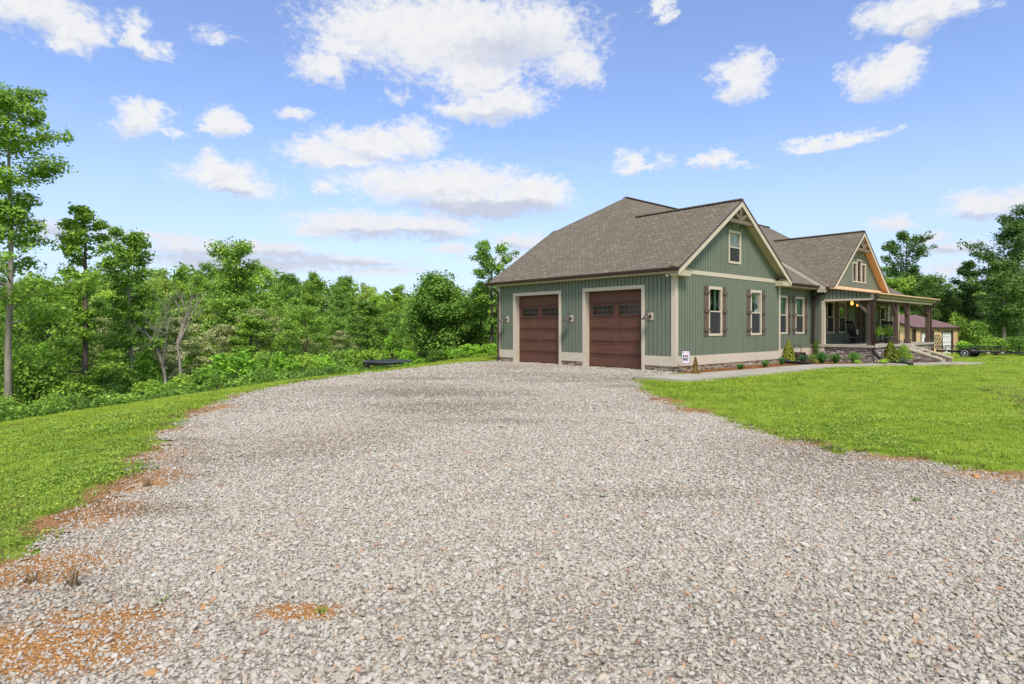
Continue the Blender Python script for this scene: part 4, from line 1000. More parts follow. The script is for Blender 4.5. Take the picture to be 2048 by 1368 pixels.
def flag_sign():
    x, y, z = W(-.05, -.45, 0); z = hz(x, y) + .02
    o = thing('garden_flag', 'white HOME garden flag on a thin black stand by the corner', 'garden flag', (x, y, z), R(6)); o.scale = (.9, .9, .9)
    a = MB(); a.tube([(-.17, 0, 0), (-.17, 0, .80), (-.15, 0, .83), (.17, 0, .83)], [.007] * 4, 6); a.build('stand', M['black'], o)
    m, t = new_mat('flag_cloth'); tc = t.n('ShaderNodeTexCoord'); sep = t.n('ShaderNodeSeparateXYZ', i_0=tc.outputs['Object'])
    e = t.math('MAXIMUM', t.smooth(t.math('ABSOLUTE', t.math('SUBTRACT', sep.outputs[2], .57)), .13, .2), 0.0)
    n1 = t.noise(tc.outputs['Object'], 42, 2); c = t.mix(t.math('MULTIPLY', e, t.smooth(n1, .46, .56)), (0.72, 0.71, 0.80), (0.55, 0.28, 0.42)); finish(t, c, .9, .1)
    c = MB(); n = 12; V = []
    for i in range(n + 1):
        zz = .82 - .50 * i / n; yy = .006 * math.sin(i * .9)
        V += [(-.145, yy, zz), (.165, yy + .006, zz), (-.145, yy + .004, zz), (.165, yy + .010, zz)]
    F = []
    for i in range(n): k = 4 * i; F += [(k, k + 1, k + 5, k + 4), (k + 2, k + 6, k + 7, k + 3), (k, k + 4, k + 6, k + 2), (k + 1, k + 3, k + 7, k + 5)]
    F += [(0, 2, 3, 1), (4 * n, 4 * n + 1, 4 * n + 3, 4 * n + 2)]
    fl = c.add(V, F).build('cloth', m, o, smooth=True)
    ink = simple('flag_ink', (0.05, 0.035, 0.05), .9, .05); red = simple('flag_red', (0.38, 0.06, 0.09), .9, .05)
    L = MB(); y0, y1 = -.016, -.008
    def bar(x0, z0, x1, z1, w): L.beam((x0, (y0 + y1) / 2, z0), (x1, (y0 + y1) / 2, z1), .004, w, up=(0, 1, 0)) if False else L.beam((x0, -.012, z0), (x1, -.012, z1), w, .006, up=(0, 1, 0))
    hx, hz_ = -.055, .635; bar(hx - .035, hz_ - .045, hx - .035, hz_ + .045, .028); bar(hx + .035, hz_ - .045, hx + .035, hz_ + .045, .028); bar(hx - .035, hz_, hx + .035, hz_, .018)
    for sx in (-1, 1):
        for sz in (-1, 1): bar(hx + sx * .035 - .017, hz_ + sz * .045, hx + sx * .035 + .017, hz_ + sz * .045, .008)
    mx, mz = -.055, .515; bar(mx - .035, mz - .045, mx - .035, mz + .045, .022); bar(mx + .035, mz - .045, mx + .035, mz + .045, .026); bar(mx - .035, mz + .04, mx, mz - .03, .016); bar(mx, mz - .03, mx + .035, mz + .04, .014)
    ex = .058; bar(ex - .025, mz - .045, ex - .025, mz + .045, .026)
    for k in (-1, 0, 1): bar(ex - .025, mz + k * .041, ex + (.033 if k else .02), mz + k * .041, .012)
    L.build('letters', ink, o)
    H = MB(); pts = []
    for k in range(24):
        a_ = k * 2 * math.pi / 24; pts.append((.062 + .0028 * 16 * math.sin(a_) ** 3, -.015, .638 + .0028 * (13 * math.cos(a_) - 5 * math.cos(2 * a_) - 2 * math.cos(3 * a_) - math.cos(4 * a_))))
    H.add(pts + [(p[0], -.009, p[2]) for p in pts], [tuple(range(24)), tuple(range(47, 23, -1))] + [(i, 24 + i, 24 + (i + 1) % 24, (i + 1) % 24) for i in range(24)]); H.build('heart', red, o)
flag_sign()

def rocking_chair(lx, ly, rz, label):
    o = thing('rocking_chair', label, 'rocking chair', W(lx, ly, .72), HROT + rz, 'rocking chairs on the porch')
    s = MB()
    for k in range(6): s.box(-.25 + .085 * k, -.25 + .085 * k + .07, -.26, .26, .395 + .012 * k, .415 + .012 * k)
    s.build('seat', M['black'], o)
    b = MB(); th = .28
    for k in range(6):
        y = -.20 + .08 * k; b.beam((-.24, y, .44), (-.24 - .70 * th, y, 1.10), .045, .015, up=(1, 0, 0))
    b.beam((-.24 - .73 * th, -.27, 1.13), (-.24 - .73 * th, .27, 1.13), .03, .10); b.beam((-.25, -.26, .48), (-.25, .26, .48), .025, .05)
    b.build('backrest', M['black'], o)
    for sy in (-.27, .27):
        f = MB(); f.tube([(.22, sy, .07), (.22, sy, .64)], [.02, .02], 7); f.tube([(-.24, sy, .06), (-.24, sy, .45), (-.24 - .75 * th, sy, 1.15)], [.022] * 3, 7); f.build('leg', M['black'], o)
        f = MB(); f.box(-.30, .30, sy - .045, sy + .045, .64, .665); f.build('armrest', M['black'], o)
        f = MB(); pts = [(-.55 + 1.0 * k / 8, sy, .035 + .36 * ((k / 8 - .55) ** 2)) for k in range(9)]; f.tube(pts, [.022] * 9, 6); f.build('rocker', M['black'], o)
    f = MB(); f.tube([(.22, -.27, .25), (.22, .27, .25)], [.014] * 2, 6); f.tube([(-.24, -.27, .22), (-.24, .27, .22)], [.014] * 2, 6); f.build('stretcher', M['black'], o)
    c = MB(); V0, F0 = ico(2); V = np.sign(V0) * np.abs(V0) ** .6 * np.array([.07, .20, .16]) + np.array([-.13, 0, .58]); c.add(V, F0); c.build('pillow', M['cushion'], o, smooth=True)
    return o
rocking_chair(16.2, -.35, R(-35), 'black rocking chair with pale pillow under the paired porch windows')
rocking_chair(20.3, -.75, R(-12), 'black rocking chair with cream pillow between first porch post and steps')
rocking_chair(21.3, -.1, R(-70), 'black rocking chair partly hidden behind the middle porch post')

def hose_reel(px, py):
    x, y, z = ground_at(px, py)
    o = thing('hose_reel', 'black hose reel cart with looped handle by the wall', 'hose reel', (x, y, z + .03), HROT); o.scale = (.8, .8, .8)
    a = MB(); a.tube([(-.30, -.22, .30), (-.42, -.22, .85), (-.42, -.12, .98), (-.42, .12, .98), (-.42, .22, .85), (-.30, .22, .30)], [.016] * 6, 7); a.tube([(-.30, -.22, .30), (.25, -.22, .03)], [.016] * 2, 7); a.tube([(-.30, .22, .30), (.25, .22, .03)], [.016] * 2, 7); a.build('frame', M['black'], o, smooth=True)
    h = MB()
    for k in range(7):
        yy = -.15 + .05 * k; pts = [(.0 + .21 * math.cos(q), yy, .33 + .21 * math.sin(q)) for q in np.linspace(0, 2 * math.pi, 19)]; h.tube(pts, [.022] * 19, 6, cap=False)
    h.build('hose', M['hose'], o, smooth=True)
    for sy in (-.24, .24):
        w = MB(); w.lathe([(.02, -.025), (.10, -.025), (.26, -.018), (.28, 0), (.26, .018), (.10, .025), (.02, .025)], (0, sy, .30), 20, 'y'); w.build('side_wheel', M['black'], o)
M['hose'] = simple('dark_hose', (0.05, 0.033, 0.022), 0.5, 0.2, 9)
hose_reel(1600, 724.5)

def drain(pts_px, r0, label):
    P = [Vector(p) for p in pts_px]; n = 26; C_ = []
    t = np.linspace(0, len(P) - 1, n); k = np.arange(len(P))
    C_ = np.stack([np.interp(t, k, [p[i] for p in P]) for i in range(3)], 1)
    for _ in range(3): C_[1:-1] = (C_[:-2] + 2 * C_[1:-1] + C_[2:]) / 4
    fine = np.stack([np.interp(np.linspace(0, n - 1, 170), np.arange(n), C_[:, i]) for i in range(3)], 1)
    mb = MB(); mb.tube(fine, [r0 * (1 + .08 * math.sin(i * 1.9)) for i in range(170)], 10)
    tag(mb.build('drain_pipe', M['plastic'], None, smooth=True), label, 'drain pipe')
a = Vector(ground_at(1621, 731)); b = Vector(ground_at(1580, 728)); c = Vector(W(8.06, -.16, .12)); up = Vector((0, 0, .07))
drain([c + Vector((0, 0, .08)), c + (b - c) * .25 + Vector((0, 0, .04)), b + up, a + up], .075, 'black corrugated drain pipe lying in the mulch below the recessed windows')
a = Vector(ground_at(1824, 732)); b = Vector(ground_at(1778, 729)); c = Vector(W(13.30, -2.04, .52)); d = Vector(W(13.35, -2.2, .16))
drain([c, c + Vector((0, 0, -.1)), d, b + up, a + up], .075, 'black corrugated drain pipe curving from the porch post downspout')
# ------------------------------------------------------------------ shed beyond the house (same orientation as the house)
def build_shed():
    sx, sy = 33.3, 50.0; gz_ = -1.25
    o = thing('metal_shed', 'tan metal shed with red brown roof and white roller doors', 'shed', (sx, sy, gz_), HROT)
    Hh = 2.82; Wd, Dp = 14.2, 7.2
    d1, d2 = (1.6, 5.2), (8.1, 11.7); dh = 2.42
    def panel(p0, p1, z0, z1, nrm, name='wall', gable=None):
        mb = MB(); L = math.hypot(p1[0] - p0[0], p1[1] - p0[1]); n = max(1, int(L / .3)); dx, dy = (p1[0] - p0[0]) / n, (p1[1] - p0[1]) / n
        for i in range(n):
            for a, b, e in ((0, .75, .0), (.75, .82, .02), (.82, .93, .02), (.93, 1, .0)):
                q0 = (p0[0] + dx * (i + a) + nrm[0] * e, p0[1] + dy * (i + a) + nrm[1] * e); q1 = (p0[0] + dx * (i + b) + nrm[0] * e, p0[1] + dy * (i + b) + nrm[1] * e)
                za = gable(i / n * L) if gable else z1; zb = gable((i + 1) / n * L) if gable else z1
                mb.add([(*q0, z0), (*q1, z0), (*q1, zb), (*q0, za)], [(0, 1, 2, 3)])
        return mb.build(name, M['tan'], o)
    for a, b in ((0, d1[0]), (d1[1], d2[0]), (d2[1], Wd)): panel((a, 0), (b, 0), -.3, Hh, (0, -1))
    for a, b in (d1, d2): panel((a, 0), (b, 0), dh, Hh, (0, -1))
    pit = .33; gab = lambda s: Hh + pit * (Dp / 2 - abs(s - Dp / 2))
    panel((0, 0), (0, Dp), -.3, Hh, (-1, 0), gable=gab); panel((Wd, 0), (Wd, Dp), -.3, Hh, (1, 0), gable=gab); panel((0, Dp), (Wd, Dp), -.3, Hh, (0, 1))
    for s in (0, 1):
        r = MB(); n = int(Wd / .3); y0, y1 = (-.12, Dp / 2) if s == 0 else (Dp + .12, Dp / 2); z0 = Hh + .05 - pit * .12; z1 = Hh + .05 + pit * Dp / 2
        r.hexa([(-.25, y0, z0 - .06), (Wd + .25, y0, z0 - .06), (Wd + .25, y1, z1 - .06), (-.25, y1, z1 - .06), (-.25, y0, z0), (Wd + .25, y0, z0), (Wd + .25, y1, z1), (-.25, y1, z1)])
        for i in range(n + 1):
            x = -.2 + i * (Wd + .4) / n; r.beam((x, y0, z0 + .012), (x, y1, z1 + .012), .05, .03)
        r.build('roof', M['redbrown'], o)
    for x in (-.03, Wd + .03): MB().box(x - .12, x + .12, -.05, .16, -.3, Hh).build('corner_trim', M['brown'], o)
    e = MB(); e.box(-.28, Wd + .28, -.17, -.125, Hh - .20, Hh + .02); e.beam((-.27, -.25, Hh - .12), (-.27, Dp / 2, Hh - .12 + pit * (Dp / 2 + .25)), .04, .2); e.beam((-.27, Dp + .25, Hh - .12), (-.27, Dp / 2, Hh - .12 + pit * (Dp / 2 + .25)), .04, .2); e.build('eave_trim', M['brown'], o)
    for a, b in (d1, d2):
        dr = MB(); n = 5
        for i in range(n):
            z0, z1 = -.2 + (dh + .2) * i / n, -.2 + (dh + .2) * (i + 1) / n; dr.box(a, b, .12, .16, z0 + .01, z1 - .01)
            for k in range(4): w = (b - a) / 4; dr.box(a + k * w + .08, a + (k + 1) * w - .08, .105, .12, z0 + .08, z1 - .08)
        dr.build('roller_door', M['white'], o)
        f = MB(); f.box(a - .13, a, -.05, .2, -.3, dh + .0); f.box(b, b + .13, -.05, .2, -.3, dh); f.box(a - .13, b + .13, -.05, .2, dh, dh + .10); f.build('door_trim', M['brown'], o)
    l = MB(); l.box(6.5, 6.65, -.08, -.02, 2.5, 2.62); l.tube([(6.45, -.18, 2.5), (6.38, -.3, 2.42)], [.05, .08], 8); l.tube([(6.7, -.18, 2.5), (6.77, -.3, 2.42)], [.05, .08], 8); l.build('floodlight', M['black'], o)
build_shed()

# ------------------------------------------------------------------ utility trailer
def build_trailer():
    D = 44.0; x, y = px_x(1930, D) + .87, D + .73; z = hz(x, y)
    o = thing('utility_trailer', 'black flatbed utility trailer with raised ramp gate by the shed', 'trailer', (x, y, z), R(-50))
    dk = MB(); dk.box(-1.75, 2.0, -.95, .95, .46, .50)
    for k in range(11): yy = -.92 + .17 * k; dk.box(-1.74, 1.99, yy, yy + .15, .50, .53)
    dk.build('deck', M['timber'], o)
    f = MB()
    for yy in (-.98, .98): f.box(-1.8, 2.05, yy - .03, yy + .03, .40, .53)
    f.box(-1.8, -1.74, -.95, .95, .40, .50); f.box(2.0, 2.06, -.95, .95, .40, .50)
    for xx in (-1.2, -.6, 0, .6, 1.2, 1.7): f.box(xx - .02, xx + .02, -.95, .95, .40, .455)
    f.build('frame', M['black'], o)
    r = MB()
    for yy in (-1.0, 1.0):
        r.tube([(-1.75, yy, .84), (2.03, yy, .84)], [.022] * 2, 6)
        r.tube([(-1.75, yy, .69), (2.03, yy, .69)], [.012] * 2, 6)
        for xx in (-1.75, -.85, .75, 1.5, 2.03): r.tube([(xx, yy, .5), (xx, yy, .84)], [.02] * 2, 6)
    r.tube([(2.03, -1, .84), (2.03, 1, .84)], [.022] * 2, 6)
    r.build('side_rail', M['black'], o)
    g = MB(); lean = -.30
    for k in range(6): yy = -.92 + 1.84 * k / 5; g.tube([(-1.80, yy, .46), (-1.80 + lean, yy, 1.62)], [.022] * 2, 6)
    for q in (0.02, .25, .5, .75, 1): g.tube([(-1.80 + lean * q, -.92, .46 + 1.16 * q), (-1.80 + lean * q, .92, .46 + 1.16 * q)], [.02] * 2, 6)
    g.build('ramp_gate', M['black'], o)
    t = MB(); t.beam((2.0, -.9, .46), (3.35, 0, .47), .08, .10); t.beam((2.0, .9, .46), (3.35, 0, .47), .08, .10); t.beam((3.2, 0, .48), (3.75, 0, .50), .08, .08); t.lathe([(.05, .44), (.07, .47), (.07, .53), (.03, .56)], (3.75, 0, 0), 10)
    t.build('tongue', M['black'], o)
    j = MB(); j.tube([(3.32, .08, .03), (3.32, .08, .95)], [.03, .03], 8); j.box(3.26, 3.38, .02, .14, 0, .03); j.tube([(3.32, .08, .93), (3.2, .08, .95)], [.012] * 2, 6); j.build('jack', M['rim'], o)
    for yy in (-1.14, 1.14):
        w = MB(); w.lathe([(.20, -.10), (.30, -.105), (.345, -.08), (.36, -.03), (.36, .03), (.345, .08), (.30, .105), (.20, .10)], (0, yy, .36), 26, 'y'); tw = w.build('wheel', M['rubber'], o, smooth=True)
        q = MB(); q.lathe([(.03, -.115), (.07, -.11), (.09, -.07), (.15, -.075), (.19, -.105), (.215, -.10), (.215, .10), (.15, .075), (.03, .075)], (0, yy, .36), 22, 'y'); q.build('rim', M['rim'], tw)
        fd = MB(); n = 12; V = []
        for i in range(n + 1):
            a = math.pi * (.04 + .92 * i / n); rr = .47; V += [(rr * math.cos(a), yy - .14, .36 + rr * math.sin(a) * .95), (rr * math.cos(a), yy + .14, .36 + rr * math.sin(a) * .95), ((rr - .02) * math.cos(a), yy - .14, .36 + (rr - .02) * math.sin(a) * .95), ((rr - .02) * math.cos(a), yy + .14, .36 + (rr - .02) * math.sin(a) * .95)]
        F = []
        for i in range(n): k = 4 * i; F += [(k, k + 1, k + 5, k + 4), (k + 2, k + 6, k + 7, k + 3), (k, k + 4, k + 6, k + 2), (k + 1, k + 3, k + 7, k + 5)]
        fd.add(V, F); fd.build('fender', M['rubber'], o)
    ax = MB(); ax.tube([(0, -1.05, .36), (0, 1.05, .36)], [.04, .04], 8); ax.build('axle', M['black'], o)
    rf = MB()
    for xx in (-1.5, 1.0, 1.9): rf.box(xx, xx + .22, -1.018, -1.012, .43, .48)
    rf.build('red_reflector', M['red'], o)
    rf = MB()
    for xx in (-1.25, 1.25, 2.05): rf.box(xx, xx + .18, -1.018, -1.012, .43, .48)
    rf.build('white_reflector', M['white'], o)
build_trailer()

# ------------------------------------------------------------------ trampoline below the edge of the gravel
def build_trampoline():
    D = 35.0; x = px_x(776, D); z = hz(x, D); top = EYE - (722.5 - 655) / 1211 * D - z; rad = 96 / 1211 * D / 2
    o = thing('trampoline', 'round black trampoline standing below the gravel edge', 'trampoline', (x, D, z))
    f = MB(); pts = [(rad * math.cos(q), rad * math.sin(q), top) for q in np.linspace(0, 2 * math.pi, 41)]; f.tube(pts, [.03] * 41, 7, cap=False); f.build('frame', M['netting'], o, smooth=True)
    p = MB(); n = 40; V = []
    for i in range(n):
        a = 2 * math.pi * i / n
        for rr, zz in ((rad * 1.0, top + .035), (rad * .82, top + .02), (rad * .82, top - .02), (rad * 1.01, top - .03)): V.append((rr * math.cos(a), rr * math.sin(a), zz))
    F = []
    for i in range(n):
        j = (i + 1) % n
        for k in range(4): F.append((4 * i + k, 4 * j + k, 4 * j + (k + 1) % 4, 4 * i + (k + 1) % 4))
    p.add(V, F); p.build('edge_pad', M['netting'], o)
    m = MB(); m.lathe([(rad * .82, top - .01), (rad * .5, top - .05), (.02, top - .07)], n=32); m.build('jumping_mat', M['black'], o)
    sk = MB(); r = random.Random(5); V = []; n = 36
    for i in range(n + 1):
        a = math.pi * (1.02 + .75 * i / n); dz = .08 + .09 * math.sin(i / n * math.pi) + .02 * math.sin(i * 1.3); V += [(rad * 1.0 * math.cos(a), rad * 1.0 * math.sin(a), top - .02), (rad * .98 * math.cos(a), rad * .98 * math.sin(a), top - dz), (rad * .99 * math.cos(a), rad * .99 * math.sin(a), top - .02), (rad * .97 * math.cos(a), rad * .97 * math.sin(a), top - dz)]
    F = []
    for i in range(n): k = 4 * i; F += [(k, k + 4, k + 5, k + 1), (k + 2, k + 3, k + 7, k + 6), (k + 1, k + 5, k + 7, k + 3)]
    sk.add(V, F); sk.build('hanging_net', M['black'], o)
    for i in range(4):
        a = i * math.pi / 2 + .5; lg = MB(); c, s = math.cos(a), math.sin(a); da = .22
        P = [(rad * math.cos(a - da), rad * math.sin(a - da), top), (rad * math.cos(a - da), rad * math.sin(a - da), -.05), (rad * math.cos(a + da), rad * math.sin(a + da), -.05), (rad * math.cos(a + da), rad * math.sin(a + da), top)]
        lg.tube(P, [.024] * 4, 6); lg.build('leg', M['netting'], o)
build_trampoline()
# ------------------------------------------------------------------ foliage generators
def unit(v): return v / (np.linalg.norm(v, axis=-1, keepdims=True) + 1e-9)
def leaf_quads(C_, N_, S, r, aspect=.62):
    """diamond leaves: centres, normals, lengths"""
    n = len(C_); T = unit(np.cross(N_, r.normal(size=(n, 3)))); B = np.cross(N_, T); S = np.asarray(S)[:, None]
    V = np.stack([C_ - T * S * .5, C_ + B * S * aspect * .5 - N_ * S * .08, C_ + T * S * .5, C_ - B * S * aspect * .5 - N_ * S * .08], 1).reshape(-1, 3)
    F = np.arange(4 * n).reshape(n, 4); return V, F
def clump(r, c, rad, n, size, flat=.6, up=.75):
    d = unit(r.normal(size=(n, 3))); q = rad * r.uniform(.25, 1.0, n)[:, None] ** .5 * d
    q = q * (1 + .35 * np.sin(d[:, :1] * 5 + c[0] * 3) * np.cos(d[:, 1:2] * 4 + c[1] * 2)); q[:, 2] *= flat
    N_ = unit(d * .55 + np.array([0, 0, up]) + r.normal(size=(n, 3)) * .45)
    return c + q, N_, size * r.uniform(.6, 1.25, n)

def gen_tree(seed, H, cb, Wd, nl, per, lsize, crad, r0, shape='round', up=.45, mat='lf_mid', bark='bark', subs=3, gaps=0.0, trunk_vis=True, flat=.6, wander=.03):
    """branching tree; returns (trunk mesh, crown mesh)"""
    r = np.random.default_rng(seed); tv, tf = [], []; nv = 0
    def addt(P, Rd, n=6):
        nonlocal nv
        V, F = tube_np(P, Rd, n); tv.append(V); tf.append(F + nv); nv += len(V)
    k = 9; tz = np.linspace(0, 1, k); wob = np.cumsum(r.normal(size=(k, 2)) * wander * H / k * 2, 0); wob[0] = 0
    trunk = np.column_stack([wob, tz * H * .97]); rad = r0 * (1 - tz * .9) ** .85 + .012; rad[0] *= 1.25
    addt(np.vstack([trunk[:1] - [0, 0, .6], trunk]), np.r_[rad[0] * 1.1, rad], 9)
    C_, N_, S_ = [], [], []
    def put(c, q, n):
        a, b, s = clump(r, np.asarray(c), q, max(6, int(n)), lsize, flat); C_.append(a); N_.append(b); S_.append(s)
    az = r.uniform(0, 6.28)
    for i in range(nl):
        t = cb + (1 - cb) * ((i + r.uniform(.1, .9)) / nl); az += 2.399 + r.normal() * .35
        if r.uniform() < gaps: continue
        f = (t - cb) / (1 - cb)
        if shape == 'round': prof = math.sin(math.pi * min(1, .16 + .80 * f)) ** .8
        elif shape == 'tall': prof = (.55 + .45 * math.sin(f * 9 + seed)) * (1 - .62 * f ** 1.6) + .12
        elif shape == 'column': prof = (.75 + .25 * math.sin(f * 7 + seed)) * (1 - .55 * f ** 2)
        elif shape == 'top': prof = (.35 + .65 * f) * (1 - .5 * max(0, f - .75) * 3)
        L = Wd * prof * r.uniform(.65, 1.15)
        b0 = np.array([np.interp(t * .97, tz * .97, trunk[:, j]) for j in range(3)])
        el = up * (.5 + .9 * f) + r.normal() * .14; d = np.array([math.cos(az) * math.cos(el), math.sin(az) * math.cos(el), math.sin(el)])
        m = 5; s = np.linspace(0, 1, m)[:, None]; side = unit(np.cross(d, [0, 0, 1.0]))
        P = b0 + d * L * s + np.array([0, 0, 1]) * L * .16 * s ** 2 + side * L * .10 * np.sin(s * 3 + az) * s
        rb = max(.012, r0 * .42 * (1 - t * .7) * min(1, L / Wd + .25)); addt(P, rb * (1 - .85 * s[:, 0]) + .006, 5)
        put(P[-1], crad * r.uniform(.7, 1.15), per); put(P[-2], crad * r.uniform(.55, 1.0), per * .7)
        if shape != 'top': put(P[2], crad * r.uniform(.6, 1.0), per * .6)
        for j in range(subs):
            q = r.uniform(.35, .9); b = np.array([np.interp(q, s[:, 0], P[:, a]) for a in range(3)])
            dd = unit(d + side * r.choice([-1, 1]) * r.uniform(.5, 1.2) + np.array([0, 0, r.uniform(-.15, .5)])); l2 = L * r.uniform(.25, .5)
            Q = np.stack([b, b + dd * l2 * .5, b + dd * l2 + np.array([0, 0, .06 * l2])]); addt(Q, [rb * .45, rb * .3, .005], 4)
            put(Q[-1], crad * r.uniform(.5, .95), per * .7)
            if l2 > 1.2: put(Q[1], crad * r.uniform(.4, .7), per * .4)
    if shape in ('tall', 'column'):
        for i in range(int(nl * .8)):
            t = r.uniform(cb * .95, .98); b = np.array([np.interp(t * .97, tz * .97, trunk[:, j]) for j in range(3)]); a_ = r.uniform(0, 6.28); q = Wd * r.uniform(.08, .42)
            put(b + np.array([math.cos(a_) * q, math.sin(a_) * q, r.normal() * .2]), crad * r.uniform(.5, .95), per * .75)
    put(trunk[-1], crad * .7, per * .6); put(trunk[-2] * .5 + trunk[-1] * .5, crad * .8, per * .6)
    V, F = leaf_quads(np.concatenate(C_), np.concatenate(N_), np.concatenate(S_), r)
    tm = mesh_np('trunk', np.concatenate(tv), np.concatenate(tf), M[bark], True)
    return tm, mesh_np('crown', V, F, M[mat])

def gen_shrub(seed, H, Wd, nc, per, lsize, mat, stems=True, shape='dome'):
    r = np.random.default_rng(seed); C_, N_, S_ = [], [], []; tv, tf = [], []; nv = 0
    for i in range(nc):
        a = r.uniform(0, 6.28); f = r.uniform(.08, 1) ** .8
        if shape == 'dome': rr = Wd * .5 * math.sqrt(max(0.02, 1 - f * f * .85)) * math.sqrt(r.uniform(.25, 1))
        elif shape == 'spire': rr = Wd * .5 * (1 - f) ** .7 * math.sqrt(r.uniform(.2, 1)) + .05
        elif shape == 'low': rr = Wd * .5 * math.sqrt(r.uniform(0, 1)); f *= .8
        c = np.array([rr * math.cos(a), rr * math.sin(a), H * f * r.uniform(.85, 1.0)])
        q = clump(r, c, Wd * .13 * r.uniform(.7, 1.3) + .05, per, lsize, .8, .6); C_.append(q[0]); N_.append(q[1]); S_.append(q[2])
        if i % 3 == 0:
            V, F = tube_np([np.array([c[0] * .1, c[1] * .1, -.1]), c * [.5, .5, .55], c], [.02 * H ** .5, .014 * H ** .5, .005], 4); tv.append(V); tf.append(F + nv); nv += len(V)
    V, F = leaf_quads(np.concatenate(C_), np.concatenate(N_), np.concatenate(S_), r)
    return mesh_np('stems', np.concatenate(tv), np.concatenate(tf), M['bark'], True), mesh_np('foliage', V, F, M[mat])

def plant(kind, label, cat, meshes, loc, rz=0, s=1.0, group=None, names=('trunk', 'crown'), sz=None):
    o = thing(kind, label, cat, loc, rz, group); o.scale = (s, s, sz if sz else s)
    for nm, me in zip(names, meshes): link(nm, me, o)
    return o
def place(px, D): x = px_x(px, D); return (x, D, hz(x, D))
def top_h(px, D, py): x = px_x(px, D); return EYE + (655 - py) / 1211 * D - hz(x, D)

# ------------------------------------------------------------------ trees that stand out in the photograph
def lone(px, D, py, seed, kind, label, rz=0.0, group=None, **kw):
    H = top_h(px, D, py); me = gen_tree(seed, H, **kw); return plant(kind, label, 'tree', me, place(px, D), rz, group=group)
lone(18, 26, 175, 101, 'oak_tree', 'tallest oak, standing where lawn meets wood, with bare pale lower trunk', cb=.30, Wd=3.0, nl=38, per=95, lsize=.17, crad=.6, r0=.135, shape='tall', up=.32, mat='lf_mid', subs=5, bark='palebark', gaps=.05, flat=.72, wander=.010)
lone(168, 29, 405, 102, 'oak_tree', 'slender olive green oak with foliage all down its trunk beside the tallest oak', cb=.14, Wd=1.75, nl=34, per=70, lsize=.17, crad=.46, r0=.14, shape='tall', up=.35, mat='lf_light', subs=4, gaps=.12, flat=.6, wander=.010)
lone(262, 33, 470, 103, 'oak_tree', 'dark green oak with thin bare grey trunk between slender oak and dead tree', cb=.28, Wd=1.9, nl=30, per=75, lsize=.18, crad=.5, r0=.11, gaps=.1, shape='column', up=.45, mat='lf_mid', subs=4, bark='palebark', flat=.65, wander=.012)
lone(95, 40, 625, 104, 'oak_tree', 'shorter oak filling the gap between the tallest and the slender oak', cb=.25, Wd=3.0, nl=22, per=110, lsize=.2, crad=.8, r0=.14, shape='round', mat='lf_mid', subs=2)
lone(868, 40, 560, 105, 'oak_tree', 'dark leafy oak rising between the trampoline and the garage', cb=.12, Wd=2.5, nl=36, per=140, lsize=.19, crad=.78, r0=.14, shape='column', up=.35, mat='lf_deep', subs=3, flat=.75)
lone(905, 43, 600, 115, 'oak_tree', 'mid green oak close behind the dark oak by the trampoline', cb=.2, Wd=2.6, nl=22, per=110, lsize=.22, crad=.85, r0=.13, shape='round', mat='lf_mid', subs=2)
lone(980, 41, 512, 106, 'oak_tree', 'open branched oak whose tufted top shows beside the garage roof edge', cb=.30, Wd=1.9, nl=22, per=90, lsize=.18, crad=.52, r0=.12, shape='top', up=.6, mat='lf_deep', subs=4, gaps=.1)
lone(475, 52, 505, 107, 'oak_tree', 'oak whose tufted crown pokes above the skyline of the wood', cb=.35, Wd=3.9, nl=24, per=110, lsize=.25, crad=.95, r0=.2, shape='tall', up=.55, mat='lf_mid', subs=3)
lone(1812, 74, 470, 108, 'oak_tree', 'tall ragged oak rising directly behind the porch roof and shed', cb=.22, Wd=4.2, nl=34, per=75, lsize=.28, crad=.75, r0=.2, gaps=.12, shape='tall', up=.5, mat='lf_cool', subs=4, flat=.75, wander=.012)
lone(1938, 66, 520, 109, 'oak_tree', 'thin spire of an oak standing alone against the sky beyond the trailer', cb=.30, Wd=1.9, nl=24, per=70, lsize=.26, crad=.62, r0=.16, shape='tall', up=.4, mat='lf_cool', subs=2, bark='palebark', gaps=.12)
lone(2035, 60, 430, 110, 'oak_tree', 'tallest oak behind the trailer tongue, with long pale trunk', cb=.28, Wd=4.4, nl=38, per=80, lsize=.27, crad=.78, r0=.19, gaps=.1, shape='tall', up=.4, mat='lf_cool', subs=4, bark='palebark', flat=.75, wander=.012)
lone(2008, 58, 520, 111, 'oak_tree', 'narrower oak with pale trunk between thin spire and tallest trailer side oak', cb=.30, Wd=3.2, nl=32, per=80, lsize=.27, crad=.75, r0=.16, gaps=.1, shape='tall', up=.35, mat='lf_cool', subs=4, bark='palebark', flat=.75, wander=.012)
lone(1852, 70, 560, 121, 'oak_tree', 'rounded mid green oak whose crown rises over the shed roof', cb=.2, Wd=3.4, nl=26, per=100, lsize=.28, crad=1.0, r0=.18, shape='round', mat='lf_cool', subs=3)
lone(1792, 71, 566, 122, 'oak_tree', 'rounded oak half hidden behind the porch gable', cb=.2, Wd=3.4, nl=26, per=100, lsize=.28, crad=1.0, r0=.18, shape='round', mat='lf_mid', subs=3)
lone(1900, 72, 596, 123, 'oak_tree', 'lower round oak between the shed roof end and the thin oak spire', cb=.2, Wd=3.2, nl=24, per=100, lsize=.28, crad=1.0, r0=.18, shape='round', mat='lf_cool', subs=3)
